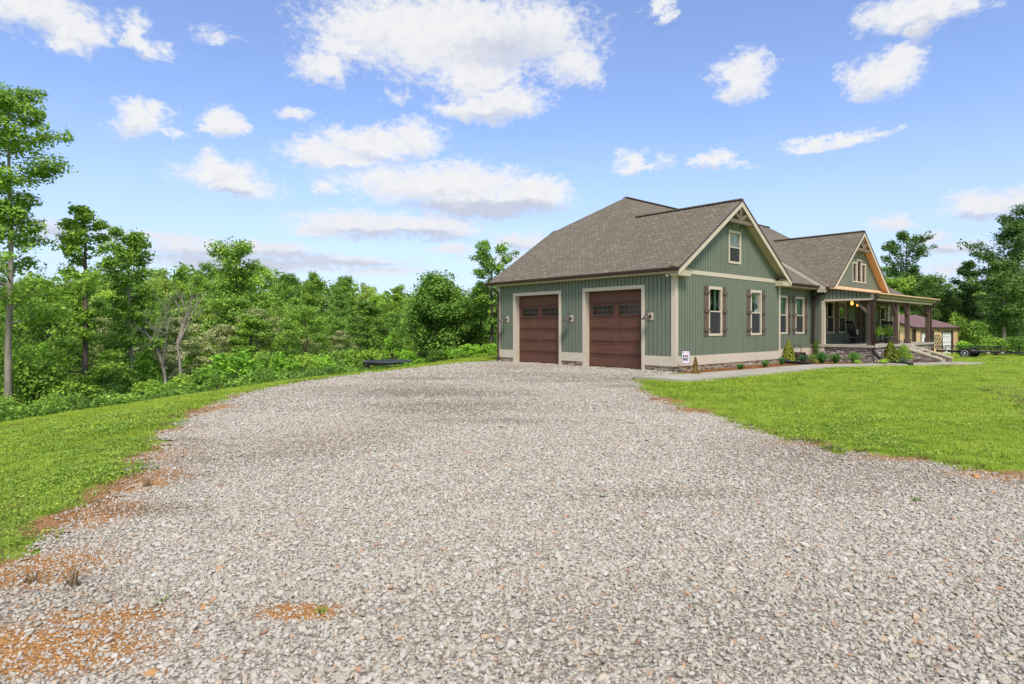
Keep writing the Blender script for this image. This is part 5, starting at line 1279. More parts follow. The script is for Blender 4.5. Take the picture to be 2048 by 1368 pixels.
# flowering trees
FLW = [gen_tree(200 + i, 6.0, .25, 1.9, 18, 120, .17, .62, .10, 'round', .5, 'lf_flower', 'palebark', 3, flat=.45) for i in range(2)]
for k, (px, D, py, s, lab) in enumerate(((322, 36, 690, 1, 'cream blossoming tree at the foot of the dead snag'), (352, 38, 640, 1.1, 'cream blossoming tree with pale tufts directly below the forked dead tree'), (436, 42, 655, .9, 'small cream blossoming tree on a leaning pale stem above the big bright bush'),
        (515, 44, 622, 1.1, 'largest cream blossoming tree, tall and pale, behind the big bright bush'), (622, 46, 680, .8, 'small low cream blossoming tree between the tall and the round blossoming ones'), (682, 47, 664, .95, 'round cream blossoming tree standing above the bushes by the trampoline'), (935, 46, 660, 1.0, 'dull cream blossoming tree between the dark oak and the garage corner'), (210, 37, 640, .9, 'pale blossoming tree between the slender oak and the thin trunked oak'))):
    H = top_h(px, D, py); f = H / 6.0
    w = thing('blossom_tree', lab, 'tree', place(px, D), k * 1.3, 'blossoming trees at the wood edge'); w.scale = (f * s, f * s, f)
    for nm, me in zip(('trunk', 'crown'), FLW[k % 2]): link(nm, me, w)
# dead snag
def snag(px, D, py, seed, label):
    H = top_h(px, D, py); r = np.random.default_rng(seed); tv, tf, nv = [], [], 0
    def branch(p, d, L, rad, depth):
        nonlocal nv
        s = np.linspace(0, 1, 6)[:, None]; bend = r.normal(size=3) * .035; P = p + d * L * s + bend * L * s ** 2
        V, F = tube_np(P, rad * (1 - .62 * s[:, 0]), 6 if depth < 2 else 4); tv.append(V); tf.append(F + nv); nv += len(V)
        if depth < 4:
            for j in range(3 if depth else 3):
                q = r.uniform(.45, 1.0) if j else 1.0; b = np.array([np.interp(q, s[:, 0], P[:, a]) for a in range(3)])
                nd = unit(d + r.normal(size=3) * (.36 if depth else .26) + np.array([0, 0, .22])); branch(b, nd, L * r.uniform(.45, .72), rad * (.62 if depth == 0 else .5), depth + 1)
    branch(np.array([0, 0, -.3]), unit(np.array([r.normal() * .05, 0, 1])), H * .46, .115, 0)
    o = thing('dead_tree', label, 'dead tree', place(px, D)); link('trunk', mesh_np('trunk', np.concatenate(tv), np.concatenate(tf), M['deadbark'], True), o)
snag(366, 33, 530, 5, 'bare dead tree with forked pale limbs above the cream blossom')
snag(338, 33.5, 560, 8, 'thinner bare dead tree close beside the forked one')

# ------------------------------------------------------------------ the wood: shared tree shapes, every tree its own object
WOOD = []
for i, (mat, H, Wd, cr, sh) in enumerate((('lf_mid', 15, 2.5, .95, 'round'), ('lf_light', 14, 2.7, 1.0, 'round'), ('lf_deep', 16, 2.5, .95, 'round'), ('lf_mid', 15, 2.3, .85, 'tall'), ('lf_olive', 14, 2.6, 1.0, 'round'), ('lf_light', 15, 2.3, .9, 'column'), ('lf_deep', 15, 2.8, 1.0, 'round'), ('lf_mid', 16, 3.0, 1.05, 'round'), ('lf_cool', 15, 3.6, 1.15, 'round'), ('lf_cool', 16, 3.2, 1.05, 'column'))):
    WOOD.append((H, gen_tree(300 + i, H, .20, Wd, 24, 110, .26, cr, .17, sh, .42, mat, 'bark', 2, flat=.75)))
DESC = ['mid green round crowned tree', 'pale green round crowned tree', 'dark green round crowned tree', 'mid green narrow tree', 'olive green round crowned tree', 'pale green upright tree', 'dark green broad tree', 'broad mid green tree', 'cool green round crowned tree', 'cool green upright tree']
rw = np.random.default_rng(77)
def ridge(px):      # outline of the wood against the sky, picture height at a given picture column
    return float(np.interp(px, [-200, 0, 120, 300, 340, 420, 500, 560, 620, 700, 740, 800, 860, 930, 1000, 1100], [560, 560, 560, 548, 535, 535, 538, 560, 548, 552, 575, 583, 586, 590, 575, 580]))
first = {}
MARKS = ((20, 'tallest oak'), (168, 'slender olive oak'), (262, 'thin trunked dark oak'), (350, 'dead tree'), (436, 'leaning blossom tree'), (475, 'tufted crown oak'), (515, 'tall blossom tree'), (600, 'low blossom tree'), (682, 'round blossom tree'), (776, 'trampoline'), (868, 'dark leafy oak'), (968, 'garage roof edge'), (1740, 'porch gable'), (1812, 'ragged oak'), (1880, 'shed'), (1938, 'thin oak spire'), (2015, 'pale trunked oaks'))
def mark(px): return min(MARKS, key=lambda q: abs(q[0] - px))[1]
def wood_tree(px, D, py, k, where, group):
    H0, me = WOOD[k]; x = px_x(px, D); z = hz(x, D); H = EYE + (655 - py) / 1211 * D - z
    H = max(H, 5.5); f = H / H0; s = min(max(f, .62), 1.25) * rw.uniform(.92, 1.12)
    lab = DESC[k] + ' ' + where + ', behind the ' + mark(px); rz = rw.uniform(0, 6.28)
    if k in first: o = dup(first[k], (x, D, z - .15), rz, (s, s, f), lab, group)
    else:
        o = thing('broadleaf_tree', lab, 'tree', (x, D, z - .15), rz, group); o.scale = (s, s, f)
        for nm, m_ in zip(('trunk', 'crown'), me): link(nm, m_, o)
        first[k] = o
    return o
rows = [(44, 650, 3.9, 'in the front row'), (52, 628, 4.1, 'in the second row'), (61, 608, 4.4, 'amid the wood'), (72, 592, 4.7, 'deep in the wood'), (86, 575, 5.0, 'high in the wood'), (102, 560, 5.2, 'just under the skyline'), (122, 545, 5.5, 'on the skyline')]
nt_ = 0
for i, (D, py0, sp, where) in enumerate(rows):
    x = -1.02 * D; lim = -0.02 * D + 1.5
    while x < lim:
        Dj = D + rw.uniform(-.35, .35) * sp * 1.4; px = x / D * 1211 + 1024; base = ridge(px)
        f = i / (len(rows) - 1); py = base + (1 - f) ** 1.15 * (112) + rw.normal() * 6 - (6 if i == len(rows) - 1 else 0)
        k = int(rw.choice(8, p=[.17, .15, .13, .10, .12, .10, .11, .12])); wood_tree(px, Dj, py, k, where, 'broadleaf trees of the wood beyond the lawn'); nt_ += 1
        x += sp * rw.uniform(.8, 1.2)
# right wood behind the shed, and on past the frame so windows and side views see trees
for D, py0, sp in ((58, 600, 3.8), (66, 578, 4.2), (76, 562, 4.6), (90, 558, 5.2)):
    x = px_x(1700, D); lim = px_x(2160, D)
    while x < lim:
        px = x / D * 1211 + 1024; tp = float(np.interp(px, [1700, 1800, 1880, 1905, 1940, 1980, 2050, 2160], [560, 520, 560, 600, 590, 545, 500, 500])); py = tp + (py0 - 555) * .6 + rw.normal() * 10
        k = int(rw.choice([8, 9, 6, 2, 0], p=[.40, .28, .12, .12, .08]))
        XX, YY = loc_of(px_x(px, D), D)
        if -2.5 < XX - 39.9 < 17.5 and -4 < YY - 3.3 < 11.5: x += sp; continue
        wood_tree(px, D + rw.uniform(-1, 1), py, k, 'rising beyond the trailer lawn', 'broadleaf trees of the wood behind the shed'); nt_ += 1
        x += sp * rw.uniform(.8, 1.2)
for x, y in ((66, 52), (70, 47), (73, 42), (75, 37), (77, 32), (79, 27), (81, 22), (83, 17), (84, 12), (84, 7), (83, 2), (82, -3), (76, 54), (79, 47), (82, 40), (85, 33), (88, 25), (90, 17), (91, 9)):
    H0, me = WOOD[2]; dup(first[2], (x, y, hz(x, y)), rw.uniform(0, 6), (1.1, 1.1, 1.1), 'dark green round crowned tree edging the front lawn past the trailer', 'trees edging the front lawn')
for x, y in ((-29, 22), (-34, 16), (-38, 24), (-31, 28)):
    dup(first[7], (x, y, hz(x, y)), rw.uniform(0, 6), (1, 1, 1.0), 'broad mid green tree edging the sloping lawn past the tallest oak', 'trees edging the sloping lawn')
print('wood trees', nt_)
# far wood: seen as one mass between and beyond the nearer trees
def far_wood():
    r = np.random.default_rng(15); Vs, Fs, nv = [], [], 0
    for ring, (D0, n, hh) in enumerate(((138, 130, 15), (160, 130, 17))):
        for i in range(n):
            a = R(-62 + 124 * (i + r.uniform(.2, .8)) / n); D = D0 + r.uniform(-8, 8); x, y = D * math.sin(a), D * math.cos(a); z = hz(x, y)
            px = 1024 + 1211 * math.tan(a); H = max(6, EYE + (655 - (ridge(px) - 3 if px < 1100 else 575)) / 1211 * y - z) * r.uniform(.9, 1.03)
            for j in range(7):
                c = np.array([x + r.normal() * 3, y + r.normal() * 3, z + H * r.uniform(.35, .95)]); q = clump(r, c, 2.6, 70, 1.0, .75, .6); V, F = leaf_quads(q[0], q[1], q[2], r); Vs.append(V); Fs.append(F + nv); nv += len(V)
    tag(link('far_wood', mesh_np('far_wood', np.concatenate(Vs), np.concatenate(Fs), M['lf_mid'])), 'distant hillside wood seen between the nearer trees', 'wood', kind='stuff')
far_wood()

# ------------------------------------------------------------------ shrubs along the wood edge
SHR = {'bright': [gen_shrub(400 + i, 2.2, 2.6, 50, 40, .22, 'lf_bright') for i in range(2)], 'mid': [gen_shrub(410 + i, 2.0, 2.4, 46, 55, .15, 'lf_mid') for i in range(2)], 'light': [gen_shrub(420 + i, 2.0, 2.4, 46, 55, .14, 'lf_light') for i in range(2)],
      'deep': [gen_shrub(430, 2.2, 2.4, 44, 55, .15, 'lf_deep')], 'spire': [gen_shrub(440, 3.0, 1.6, 40, 50, .15, 'lf_bright', shape='spire')], 'low': [gen_shrub(450 + i, .7, 1.6, 26, 30, .10, m) for i, m in enumerate(('lf_mid', 'lf_mid', 'lf_deep'))]}
S0 = {}
def shrub(px, D, py, wpx, kind, label, group='shrubs along the wood edge'):
    var = SHR[kind]; me = var[int(rw.integers(0, len(var)))]; H0 = {'spire': 3.0, 'low': .7}.get(kind, 2.0 if kind in ('mid', 'light') else 2.2); W0 = {'spire': 1.6, 'low': 1.6, 'bright': 2.6}.get(kind, 2.4)
    H = max(.4, top_h(px, D, py)) * (1.0 if kind == 'low' else 1.12); s = wpx / 1211 * D / W0; key = me[1].name
    if key in S0: return dup(S0[key], place(px, D), rw.uniform(0, 6.28), (s, s, H / H0), label, group)
    o = thing('shrub', label, 'shrub', place(px, D), rw.uniform(0, 6.28), group); o.scale = (s, s, H / H0); S0[key] = o
    for nm, m_ in zip(('stems', 'foliage'), me): link(nm, m_, o)
    return o
for a in ((470, 27.5, 708, 115, 'bright', 'biggest bright green bush at the edge of the gravel'), (415, 28, 738, 80, 'mid', 'mid green bush between the biggest bright bush and the pale one under the dead tree'), (375, 28, 752, 80, 'light', 'pale green bush below the dead tree'), (335, 28.5, 770, 80, 'bright', 'low bright bush below the cream blossoming tree'),
          (570, 30, 715, 60, 'bright', 'bright bush between the biggest bright bush and the pale gravel edge bush'), (530, 32, 712, 60, 'mid', 'mid green bush just behind the biggest bright bush'), (612, 31, 712, 60, 'light', 'pale bush midway between big bright bush and trampoline'), (645, 33, 716, 60, 'bright', 'bright bush under the round blossoming tree'), (690, 38, 706, 90, 'mid', 'wide mid green bush between trampoline and round blossoming tree'), (740, 43, 700, 80, 'light', 'pale bush behind the trampoline'),
          (783, 40, 668, 44, 'spire', 'bright yellow green sapling behind the trampoline'), (815, 38.5, 702, 40, 'bright', 'bright bush between sapling and dark oak'), (838, 34, 722, 26, 'spire', 'little bright sapling touching the garage side end of the trampoline'), (905, 36, 700, 60, 'bright', 'bright bush midway between the dark oak and the garage corner'), (945, 35, 692, 60, 'bright', 'tall bright bush next to the one touching the garage corner'), (978, 35, 690, 44, 'bright', 'bright bush touching the garage corner'), (875, 36, 700, 50, 'deep', 'dark bush at the foot of the dark oak'),
          (20, 27, 715, 120, 'light', 'pale bush beside the trunk of the tallest oak'), (90, 28, 735, 120, 'mid', 'mid green bush between the tallest and the slender oak'), (150, 28, 760, 110, 'light', 'pale bush at the foot of the slender oak'), (205, 29, 770, 90, 'deep', 'dark bush between the slender oak and the thin trunked oak'), (232, 31, 735, 90, 'mid', 'mid green bush beside the thin grey oak trunk'), (300, 30, 765, 80, 'light', 'pale bush between the thin grey oak trunk and the dead tree'), (60, 31, 700, 110, 'bright', 'bright leafy bush behind the tallest oak'), (280, 35, 720, 90, 'bright', 'bright bush behind the thin grey oak trunk'), (130, 34, 690, 110, 'light', 'pale bush high behind the slender oak'), (-10, 24.5, 800, 90, 'light', 'pale bush at the lawn edge in front of the tallest oak')):
    shrub(*a)
for px, D, py, wpx, kd, lab in ((1955, 50, 690, 40, 'deep', 'dark bush behind the trailer tongue'), (1928, 55, 684, 30, 'bright', 'bright yellow green bush against the end wall of the shed'), (1990, 54, 680, 60, 'mid', 'mid green bush below the narrower pale trunked oak'), (2040, 53, 675, 60, 'deep', 'dark bush below the tallest oak behind the trailer'), (1960, 58, 650, 60, 'mid', 'mid green bush behind the dark trailer bush'), (1915, 60, 640, 50, 'light', 'pale bush behind the end of the shed roof'), (2010, 61, 640, 70, 'deep', 'dark bush between the two pale trunked oaks')):
    shrub(px, D, py, wpx, kd, lab, 'shrubs behind the trailer')
# undergrowth along the edge of the left wood
edge = np.array([(-22, 22.6), (-18.6, 22.6), (-15, 24.2), (-11, 24.8), (-9.2, 26.2), (-8.8, 29.5), (-10.6, 33.5)])
for k in range(30):
    t = rw.uniform(0, len(edge) - 1.01); i = int(t); p = edge[i] + (edge[i + 1] - edge[i]) * (t - i) + np.array([rw.normal() * .4, abs(rw.normal()) * 1.5]); px = p[0] / p[1] * 1211 + 1024
    x, y = p; H = rw.uniform(.35, .9); py = 655 - (hz(x, y) + H - EYE) / y * 1211
    shrub(px, y, py, rw.uniform(45, 85), 'low', 'knee high leafy undergrowth at the lawn edge, below the ' + mark(px), 'undergrowth at the lawn edge')
def ground_cover():
    r = np.random.default_rng(44); m = leaf_patch(r, 60, .5, .07, .5, M['lf_mid'], 'herb_a'); m2 = leaf_patch(r, 60, .4, .06, .5, M['lf_deep'], 'herb_b'); m3 = blade_tuft(r, 26, .34, .015, .3, .7, M['lf_mid'], 'weed_c')
    n = 5200; P = np.concatenate([np.stack([r.uniform(-40, 4, n), r.uniform(21, 60, n)], 1), np.stack([r.uniform(30, 75, 1500), r.uniform(44, 70, 1500)], 1)])
    P = P[(sdist(P, WOODEDGE) < -.3) & (np.abs(P[:, 0]) < 1.0 * P[:, 1] + 3)]
    s = r.uniform(.5, 1.3, len(P)); o = scatter('ground_cover', np.column_stack([P, height(P)]), np.stack([0 * s, 0 * s, r.uniform(0, 6.28, len(P))], 1), np.stack([s, s, s], 1), r.integers(0, 3, len(P)), [m, m2, m3])
    tag(o, 'weeds and low leaves covering the floor of the wood', 'ground cover', kind='stuff')
ground_cover()

# ------------------------------------------------------------------ bed plants
def spruce(seed, H, Wd, n, size, mat):
    r = np.random.default_rng(seed); f = r.uniform(0, 1, n) ** 1.35; a = r.uniform(0, 6.28, n)
    lump = 1 + .24 * np.sin(a * 4 + f * 13) * np.cos(f * 19 + a * 2) + .16 * np.sin(a * 9 + f * 27)
    rr = Wd / 2 * (1 - f) ** .85 * lump * r.uniform(.6, 1.12, n) + .012; P = np.stack([rr * np.cos(a), rr * np.sin(a), .02 + f * H], 1)
    N_ = unit(np.stack([np.cos(a), np.sin(a), .8 + 0 * a], 1) + r.normal(size=(n, 3)) * .6); V, F = leaf_quads(P, N_, size * r.uniform(.7, 1.3, n), r, .5)
    Vt, Ft = tube_np([(0, 0, -.1), (0, 0, H * .5), (0, 0, H * .9)], [.035, .02, .006], 6)
    return mesh_np('trunk', Vt, Ft, M['bark'], True), mesh_np('crown', V, F, M[mat])
def bed(px, py): x, y, z = ground_at(px, py); return (x, y, z + .03), y
(l, D) = bed(1577, 727); plant('dwarf_spruce', 'yellow green cone shaped dwarf spruce beside the recessed windows', 'conifer', spruce(1, 44 / 1211 * D, 26 / 1211 * D, 3600, .085, 'lf_spruce'), l)
(l, D) = bed(1781, 726.5); plant('dwarf_spruce', 'broad yellow green dwarf spruce in front of the porch stone wall', 'conifer', spruce(2, 42 / 1211 * D, 33 / 1211 * D, 4600, .09, 'lf_spruce'), l)
(l, D) = bed(1391, 752); plant('dwarf_spruce', 'small rusty half dead dwarf conifer beside the HOME flag', 'conifer', spruce(3, 34 / 1211 * D, 13 / 1211 * D, 1300, .06, 'lf_rust'), l)
(l, D) = bed(1808, 727); plant('boxwood_bush', 'rounded bright green bush between the broad dwarf spruce and the steps', 'bush', gen_shrub(21, 35 / 1211 * D, 27 / 1211 * D, 50, 60, .05, 'lf_light'), l, names=('stems', 'foliage'))
(l, D) = bed(1633, 724.5); plant('evergreen_shrub', 'thin upright evergreen shrub in front of the corner downspout', 'bush', gen_shrub(22, 42 / 1211 * D, 11 / 1211 * D, 40, 40, .04, 'lf_mid', shape='spire'), l, names=('stems', 'foliage'))
(l, D) = bed(1627, 726); plant('spreading_shrub', 'loose rounded grey green shrub at the foot of the thin evergreen', 'bush', gen_shrub(23, 17 / 1211 * D, 20 / 1211 * D, 30, 40, .045, 'lf_olive'), l, names=('stems', 'foliage'))
def tuft(px, py, hpx, wpx, n, label, mat='lf_blade', seed=1):
    l, D = bed(px, py); r = np.random.default_rng(seed + 500); H = 1.25 * hpx / 1211 * D; Wd = 1.5 * wpx / 1211 * D; V = []; F = []
    for i in range(n):
        a = r.uniform(0, 6.28); d = np.array([math.cos(a), math.sin(a), 0]); sd = np.array([-d[1], d[0], 0]); Lh = Wd / 2 * r.uniform(.25, 1.05); hh = H * r.uniform(.75, 1.25) * (1.05 - .45 * Lh / (Wd / 2)); b = d * r.uniform(0, .06); w = r.uniform(.007, .013)
        pts = [b + d * Lh * s_ + np.array([0, 0, hh * (1 - (1 - s_ * 1.45) ** 2) * .95 if s_ < .95 else hh * .62]) for s_ in (0, .3, .6, 1.0)]; ws = (w, w * 1.1, w * .9, w * .1); k = len(V)
        for p, q in zip(pts, ws): V += [p - sd * q, p + sd * q]
        for j in range(3): F.append((k + 2 * j, k + 2 * j + 1, k + 2 * j + 3, k + 2 * j + 2))
    me = mesh_np('leaves', np.array(V), np.array(F), M[mat], True); o = link('daylily_clump', me); o.location = l
    tag(o, label, 'clump plant', 'grassy clump plants in the mulch bed')
tuft(1481, 740, 9, 15, 90, 'small green tuft below the first pair of shutters by the walkway', seed=1); tuft(1530, 734.5, 11, 16, 100, 'small green tuft below the second shuttered window', seed=2); tuft(1563, 730, 12, 13, 90, 'round dark tuft in front of the cone shaped spruce', 'lf_blade', 3)
tuft(1643, 729, 20, 30, 210, 'big arching grass clump beside the thin evergreen and downspout', seed=4); tuft(1671, 728, 17, 25, 190, 'arching grass clump where the porch stone wall begins', seed=5); tuft(1708, 727.5, 19, 28, 210, 'darkest grass clump at the middle of the porch stone wall', seed=6); tuft(1715, 731, 8, 15, 90, 'low bright tuft in front of the middle grass clump', 'lf_light', 7)
tuft(1767, 731, 10, 19, 110, 'bright tuft where the drain pipe lies before the spruce', 'lf_light', 8); tuft(1836, 726, 15, 29, 200, 'grey green grass clump beside the steps', 'lf_blue', 9); tuft(1606, 726, 12, 30, 170, 'low bluish clump in front of the hose reel', 'lf_blue', 10); tuft(1806, 729, 10, 22, 120, 'low bluish clump at the foot of the rounded bush', 'lf_blue', 11)
# ferns in pots on the porch
def fern(lx, ly, s, label, mat='lf_bright', seed=1):
    o = thing('potted_fern', label, 'potted plant', W(lx, ly, .72), HROT); p = MB(); p.lathe([(.12, 0), (.17, .26), (.18, .28), (.155, .28), (.14, .2)], n=16); p.build('pot', M['pot'], o, smooth=True)
    r = np.random.default_rng(seed); C_, N_, S_ = [], [], []
    for i in range(70):
        a = r.uniform(0, 6.28); L = s * r.uniform(.35, .6); h = s * r.uniform(.2, .55); n = 16; t = np.linspace(.1, 1, n); P = np.stack([np.cos(a) * L * t, np.sin(a) * L * t, .28 + h * np.sin(t * 2.3) * 1.1], 1)
        side = np.array([-math.sin(a), math.cos(a), 0]); off = (np.arange(n) % 2 * 2 - 1)[:, None] * side * .035 * (1.1 - t[:, None]); C_.append(P + off); N_.append(unit(np.array([0, 0, 1.0]) + r.normal(size=(n, 3)) * .35)); S_.append(.085 * (1.15 - .6 * t))
    V, F = leaf_quads(np.concatenate(C_), np.concatenate(N_), np.concatenate(S_), r, .45); link('fronds', mesh_np('fronds', V, F, M[mat]), o)
fern(18.3, -1.1, 1.25, 'bushy bright potted fern between first porch post and cream pillow chair', seed=1); fern(16.9, -1.0, 1.0, 'bright potted fern behind the first porch post', seed=2); fern(17.6, .3, 1.1, 'darker leafy pot plant behind the rocking chair under the windows', 'lf_mid', 3)
SUN_E, SUN_A, SKY_S, CLD, EXPO = 2.15, 15.0, 0.135, 4.3, 0.70
SKYTINT = (0.86, 0.98, 1.10)
CLOUDS= [(-5.8,25.7,12.2,3.6,1.0),(-12.3,26.0,5.9,2.2,0.9),(-17.2,22.5,2.6,1.7,0.8),(-15.4,24.2,3.1,1.5,0.8),(3.1,26.1,4.2,3.0,0.75),(5.5,23.7,2.8,2.0,0.8),(7.3,22.5,1.9,1.0,0.7),(-3.5,22.6,5.2,2.0,0.85),(-1.1,20.4,4.5,1.5,1.0),(-4.4,19.9,2.8,1.0,0.8),(-38.2,22.4,4.4,1.5,0.9),(-35.8,21.7,2.3,1.4,0.9),(-36.3,20.7,1.7,0.8,0.8),(-32.1,22.4,1.2,1.2,0.8),(-31.2,21.7,1.8,0.8,0.75),(-25.9,23.5,1.7,0.5,0.45),(-31.7,16.4,2.1,1.4,0.95),(-30.3,17.4,1.2,0.7,0.7),(-29.2,15.5,0.7,0.4,0.6),(-25.5,17.0,1.9,1.2,0.95),(-26.6,16.2,1.3,0.5,0.7),(-19.5,18.2,1.3,0.7,0.7),(-10.7,20.5,1.1,0.7,0.45),(-17.6,15.2,3.4,1.5,0.85),(-13.2,16.4,4.9,1.7,0.9),(-9.1,17.0,2.7,1.7,0.9),(-15.0,14.9,3.5,0.8,0.8),(-25.7,12.9,3.4,1.3,0.9),(-24.4,11.9,3.5,0.9,0.95),(-26.5,13.9,1.6,0.8,0.75),(-6.8,13.2,9.8,1.9,1.0),(-10.5,13.4,5.5,1.3,0.9),(1.7,12.4,4.0,1.9,1.0),(-3.0,11.4,7.1,1.3,1.0),(-16.9,12.5,1.4,0.9,0.7),(-14.1,9.3,6.2,1.3,1.0),(-7.7,9.3,4.9,1.2,1.0),(-17.6,8.6,3.1,0.6,0.9),(-21.8,6.8,3.9,0.8,1.0),(-26.5,6.5,5.3,0.8,0.95),(-23.4,5.5,9.2,0.7,0.9),(-15.9,6.1,6.6,0.6,0.8),(-29.1,7.3,3.3,0.5,0.8),(-12.3,5.3,5.4,0.5,0.6),(-5.8,7.4,2.2,0.6,0.8),(0.8,8.0,2.9,1.0,0.8),(-1.1,6.4,3.8,0.5,0.5),(20.8,21.1,2.3,2.0,0.9),(21.9,22.2,1.1,1.0,0.7),(33.8,23.6,3.9,1.4,1.0),(34.0,22.2,1.4,0.9,0.8),(37.0,23.1,1.8,1.0,0.7),(31.3,19.7,2.7,1.6,0.95),(32.7,20.6,1.7,0.9,0.85),(26.6,15.2,2.3,0.6,0.8),(29.2,15.4,1.9,0.6,0.8),(31.2,15.3,1.0,0.5,0.6),(11.0,15.0,1.5,1.0,0.9),(12.4,14.4,1.2,0.4,0.7),(14.2,14.7,0.9,0.6,0.4),(18.2,14.9,1.9,0.8,0.9),(20.6,14.2,1.3,0.3,0.5),(13.7,27.4,1.2,0.6,0.7),(14.4,26.7,0.7,0.5,0.6),(38.0,9.1,2.6,1.0,1.0),(40.0,9.3,1.7,0.8,0.9),(32.3,8.3,1.6,0.7,0.85),(34.6,6.9,1.2,0.7,0.8),(36.3,6.0,2.2,0.5,0.75),(35.9,4.4,1.9,0.6,0.6),(-37.3,7.2,2.1,0.8,0.7),(-33.6,7.3,2.0,0.5,0.5),(7.3,24.4,1.4,0.8,0.3)]
GREYS= [(-1.1,10.8,8.0,1.1,1.0),(-6.8,11.0,5.6,0.7,0.8),(-9.6,8.4,7.8,0.6,1.0),(-24.2,5.7,9.1,0.8,1.0),(-19.7,6.4,3.4,0.5,1.0),(-15.4,5.8,6.6,0.5,0.8),(-0.7,24.6,6.1,1.8,0.5),(-24.6,11.3,3.1,0.4,0.6),(38.0,8.3,2.6,0.4,0.8),(35.6,5.8,2.2,0.3,0.8),(-3.0,19.5,4.2,0.5,0.4),(34.3,21.8,2.9,0.7,0.5),(-12.3,15.2,4.1,0.5,0.35),(0.3,7.3,2.8,0.6,0.6),(-35.8,7.1,3.7,0.7,0.7)]
# ------------------------------------------------------------------ sun and sky
EL, AZS = 51.0, 172.0      # sun elevation and compass bearing (0 = straight ahead of the camera, clockwise)
sd = bpy.data.lights.new('sun', 'SUN'); so = bpy.data.objects.new('sun', sd); COL.objects.link(so)
sd.energy = SUN_E; sd.angle = R(SUN_A); sd.color = (1.0, 0.91, 0.78)
v = Vector((math.sin(R(AZS)) * math.cos(R(EL)), math.cos(R(AZS)) * math.cos(R(EL)), math.sin(R(EL))))
so.rotation_euler = v.to_track_quat('Z', 'Y').to_euler(); so.location = v * 60

w = bpy.data.worlds.new('World'); sc.world = w; w.use_nodes = True
t = NT(w.node_tree); w.node_tree.nodes.clear()
out = t.n('ShaderNodeOutputWorld'); bg = t.n('ShaderNodeBackground', i_Strength=SKY_S)
sky = t.n('ShaderNodeTexSky', sky_type='NISHITA'); sky.sun_disc = False; sky.sun_elevation = R(EL); sky.sun_rotation = R(AZS); sky.altitude = 200; sky.air_density = 1.0; sky.dust_density = 1.2; sky.ozone_density = 1.6
tc = t.n('ShaderNodeTexCoord'); d = tc.outputs['Generated']; sp = t.n('ShaderNodeSeparateXYZ', i_0=d)
deg = 180 / math.pi
az = t.math('MULTIPLY', t.math('ARCTAN2', sp.outputs[0], sp.outputs[1]), deg); el = t.math('MULTIPLY', t.math('ARCSINE', sp.outputs[2]), deg)
ae = t.n('ShaderNodeCombineXYZ'); t.nt.links.new(az, ae.inputs[0]); t.nt.links.new(el, ae.inputs[1])
# ragged edges: bend the angles with noise
def bend(vec, scale, amp, ay):
    nz = t.noise(vec, scale, 5, 0.6, col=True); s = t.n('ShaderNodeVectorMath', operation='SUBTRACT', i_0=nz); s.inputs[1].default_value = (.5, .5, .5)
    m_ = t.n('ShaderNodeVectorMath', operation='MULTIPLY', i_0=s.outputs[0]); m_.inputs[1].default_value = (amp, ay, 0)
    a_ = t.n('ShaderNodeVectorMath', operation='ADD', i_0=vec, i_1=m_.outputs[0]); return a_.outputs[0]
stretch = t.n('ShaderNodeMapping', i_Vector=ae.outputs[0], i_Scale=(1, 1.5, 1)).outputs[0]
nzc = t.noise(stretch, .38, 7, 0.62, col=True); s_ = t.n('ShaderNodeVectorMath', operation='SUBTRACT', i_0=nzc); s_.inputs[1].default_value = (.5, .5, .5)
# the bending fades towards the horizon, where clouds are small and flat
k_ = t.smooth(el, 2, 16, .35, 1.0); kv = t.n('ShaderNodeVectorMath', operation='SCALE', i_0=s_.outputs[0]); t.nt.links.new(k_, kv.inputs['Scale'])
mv = t.n('ShaderNodeVectorMath', operation='MULTIPLY', i_0=kv.outputs[0]); mv.inputs[1].default_value = (5.5, 3.2, 0)
aw = t.n('ShaderNodeVectorMath', operation='ADD', i_0=ae.outputs[0], i_1=mv.outputs[0]).outputs[0]
def field(L, vec):
    acc = None
    for a, e, ra, re, wt in L:
        s = t.n('ShaderNodeVectorMath', operation='SUBTRACT', i_0=vec); s.inputs[1].default_value = (a, e, 0)
        m_ = t.n('ShaderNodeVectorMath', operation='MULTIPLY', i_0=s.outputs[0]); m_.inputs[1].default_value = (.80 / ra, .80 / re, 0)
        q = t.n('ShaderNodeVectorMath', operation='LENGTH', i_0=m_.outputs[0]).outputs['Value']
        f_ = t.math('SUBTRACT', wt, t.math('MULTIPLY', q, wt)); acc = f_ if acc is None else t.math('MAXIMUM', acc, f_)
    return acc
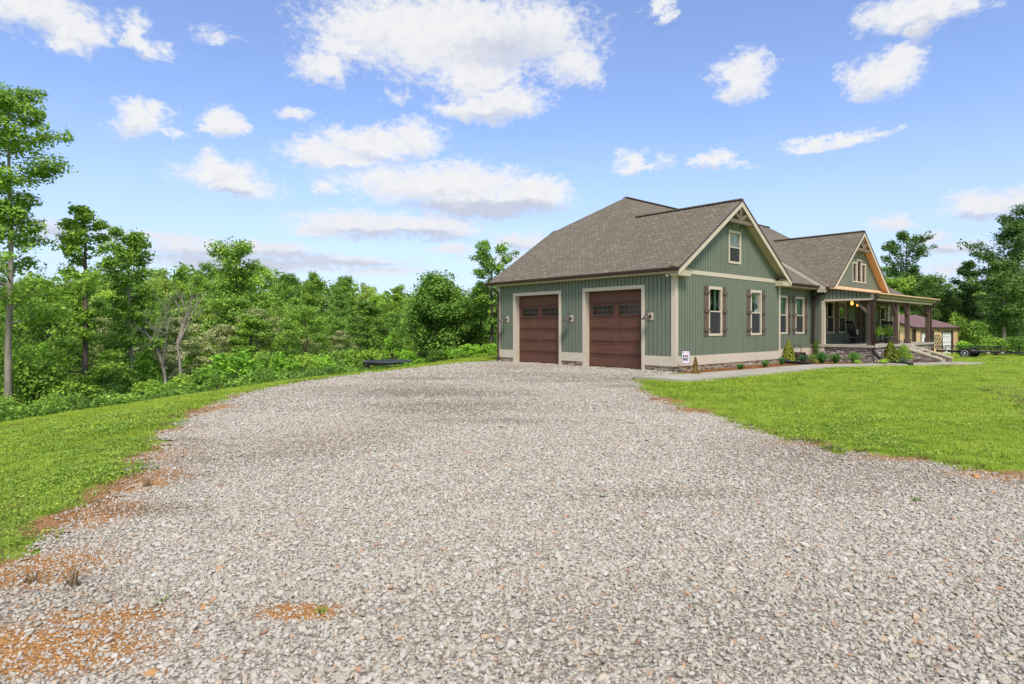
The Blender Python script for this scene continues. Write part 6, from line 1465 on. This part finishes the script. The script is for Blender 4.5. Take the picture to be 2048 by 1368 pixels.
# cloud cells behind the camera and overhead, outside the picture, keep the light even
fine = t.noise(stretch, 1.3, 8, 0.66); 
cf = t.math('ADD', field(CLOUDS, aw), t.math('MULTIPLY', t.math('SUBTRACT', fine, .5), 1.05))
rest = t.noise(t.n('ShaderNodeMapping', i_Vector=d, i_Scale=(1, 1, 2.4)).outputs[0], 2.6, 6, .6)
outside = t.math('MAXIMUM', t.smooth(el, 29, 36), t.smooth(t.math('ABSOLUTE', az), 42, 52))
cf = t.math('MAXIMUM', cf, t.math('MULTIPLY', t.math('SUBTRACT', rest, .40), t.math('MULTIPLY', outside, 2.2)))
alpha = t.smooth(cf, -.10, .58, 0, .97)
grey = t.smooth(t.math('ADD', field(GREYS, aw), t.math('MULTIPLY', t.math('SUBTRACT', fine, .5), .5)), .0, .6)
dens = t.smooth(cf, .05, .8)
# undersides: where the cloud is thicker just above, this spot lies in its shaded base
upv = t.n('ShaderNodeVectorMath', operation='ADD', i_0=aw); upv.inputs[1].default_value = (0, .75, 0)
under = t.smooth(t.math('SUBTRACT', field(CLOUDS, upv.outputs[0]), field(CLOUDS, aw)), .02, .5)
body = t.mix(dens, (CLD * .94, CLD * .955, CLD * 1.0), (CLD * .97, CLD * .965, CLD * .97))
body = t.mix(t.math('MULTIPLY', t.smooth(t.noise(stretch, .8, 5, .6), .42, .66), .16), body, (CLD * .62, CLD * .68, CLD * .82))
body = t.mix(t.math('MULTIPLY', t.math('MULTIPLY', under, t.smooth(fine, .3, .62)), .6), body, (CLD * .58, CLD * .63, CLD * .76))
body = t.mix(t.math('MULTIPLY', grey, .8), body, (CLD * .55, CLD * .61, CLD * .76))
body = t.mix(t.smooth(el, 4, 13, .45, 0), body, (CLD * .72, CLD * .77, CLD * .92))
# clear sky: the sky model, graded to a deeper summer blue
hs = t.n('ShaderNodeHueSaturation', i_Hue=.512, i_Saturation=1.0, i_Value=1.0, i_Fac=1.0); t.nt.links.new(sky.outputs[0], hs.inputs['Color'])
clear = t.mix(1.0, hs.outputs[0], SKYTINT, 'MULTIPLY')
clear = t.mix(t.smooth(el, 0, 20, .62, 0), clear, (CLD * .66, CLD * .74, CLD * .96))
col = t.mix(alpha, clear, body)
t.nt.links.new(col, bg.inputs[0]); t.nt.links.new(bg.outputs[0], out.inputs[0])
try: w.cycles.sampling_method = 'MANUAL'; w.cycles.sample_map_resolution = 512
except Exception: pass

sc.view_settings.view_transform = 'Standard'; sc.view_settings.look = 'None'; sc.view_settings.exposure = EXPO; sc.view_settings.gamma = 1.0
sc.render.engine = 'CYCLES'
cy = sc.cycles
cy.max_bounces = 6; cy.diffuse_bounces = 3; cy.glossy_bounces = 2; cy.transmission_bounces = 3; cy.transparent_max_bounces = 6
cy.caustics_reflective = False; cy.caustics_refractive = False
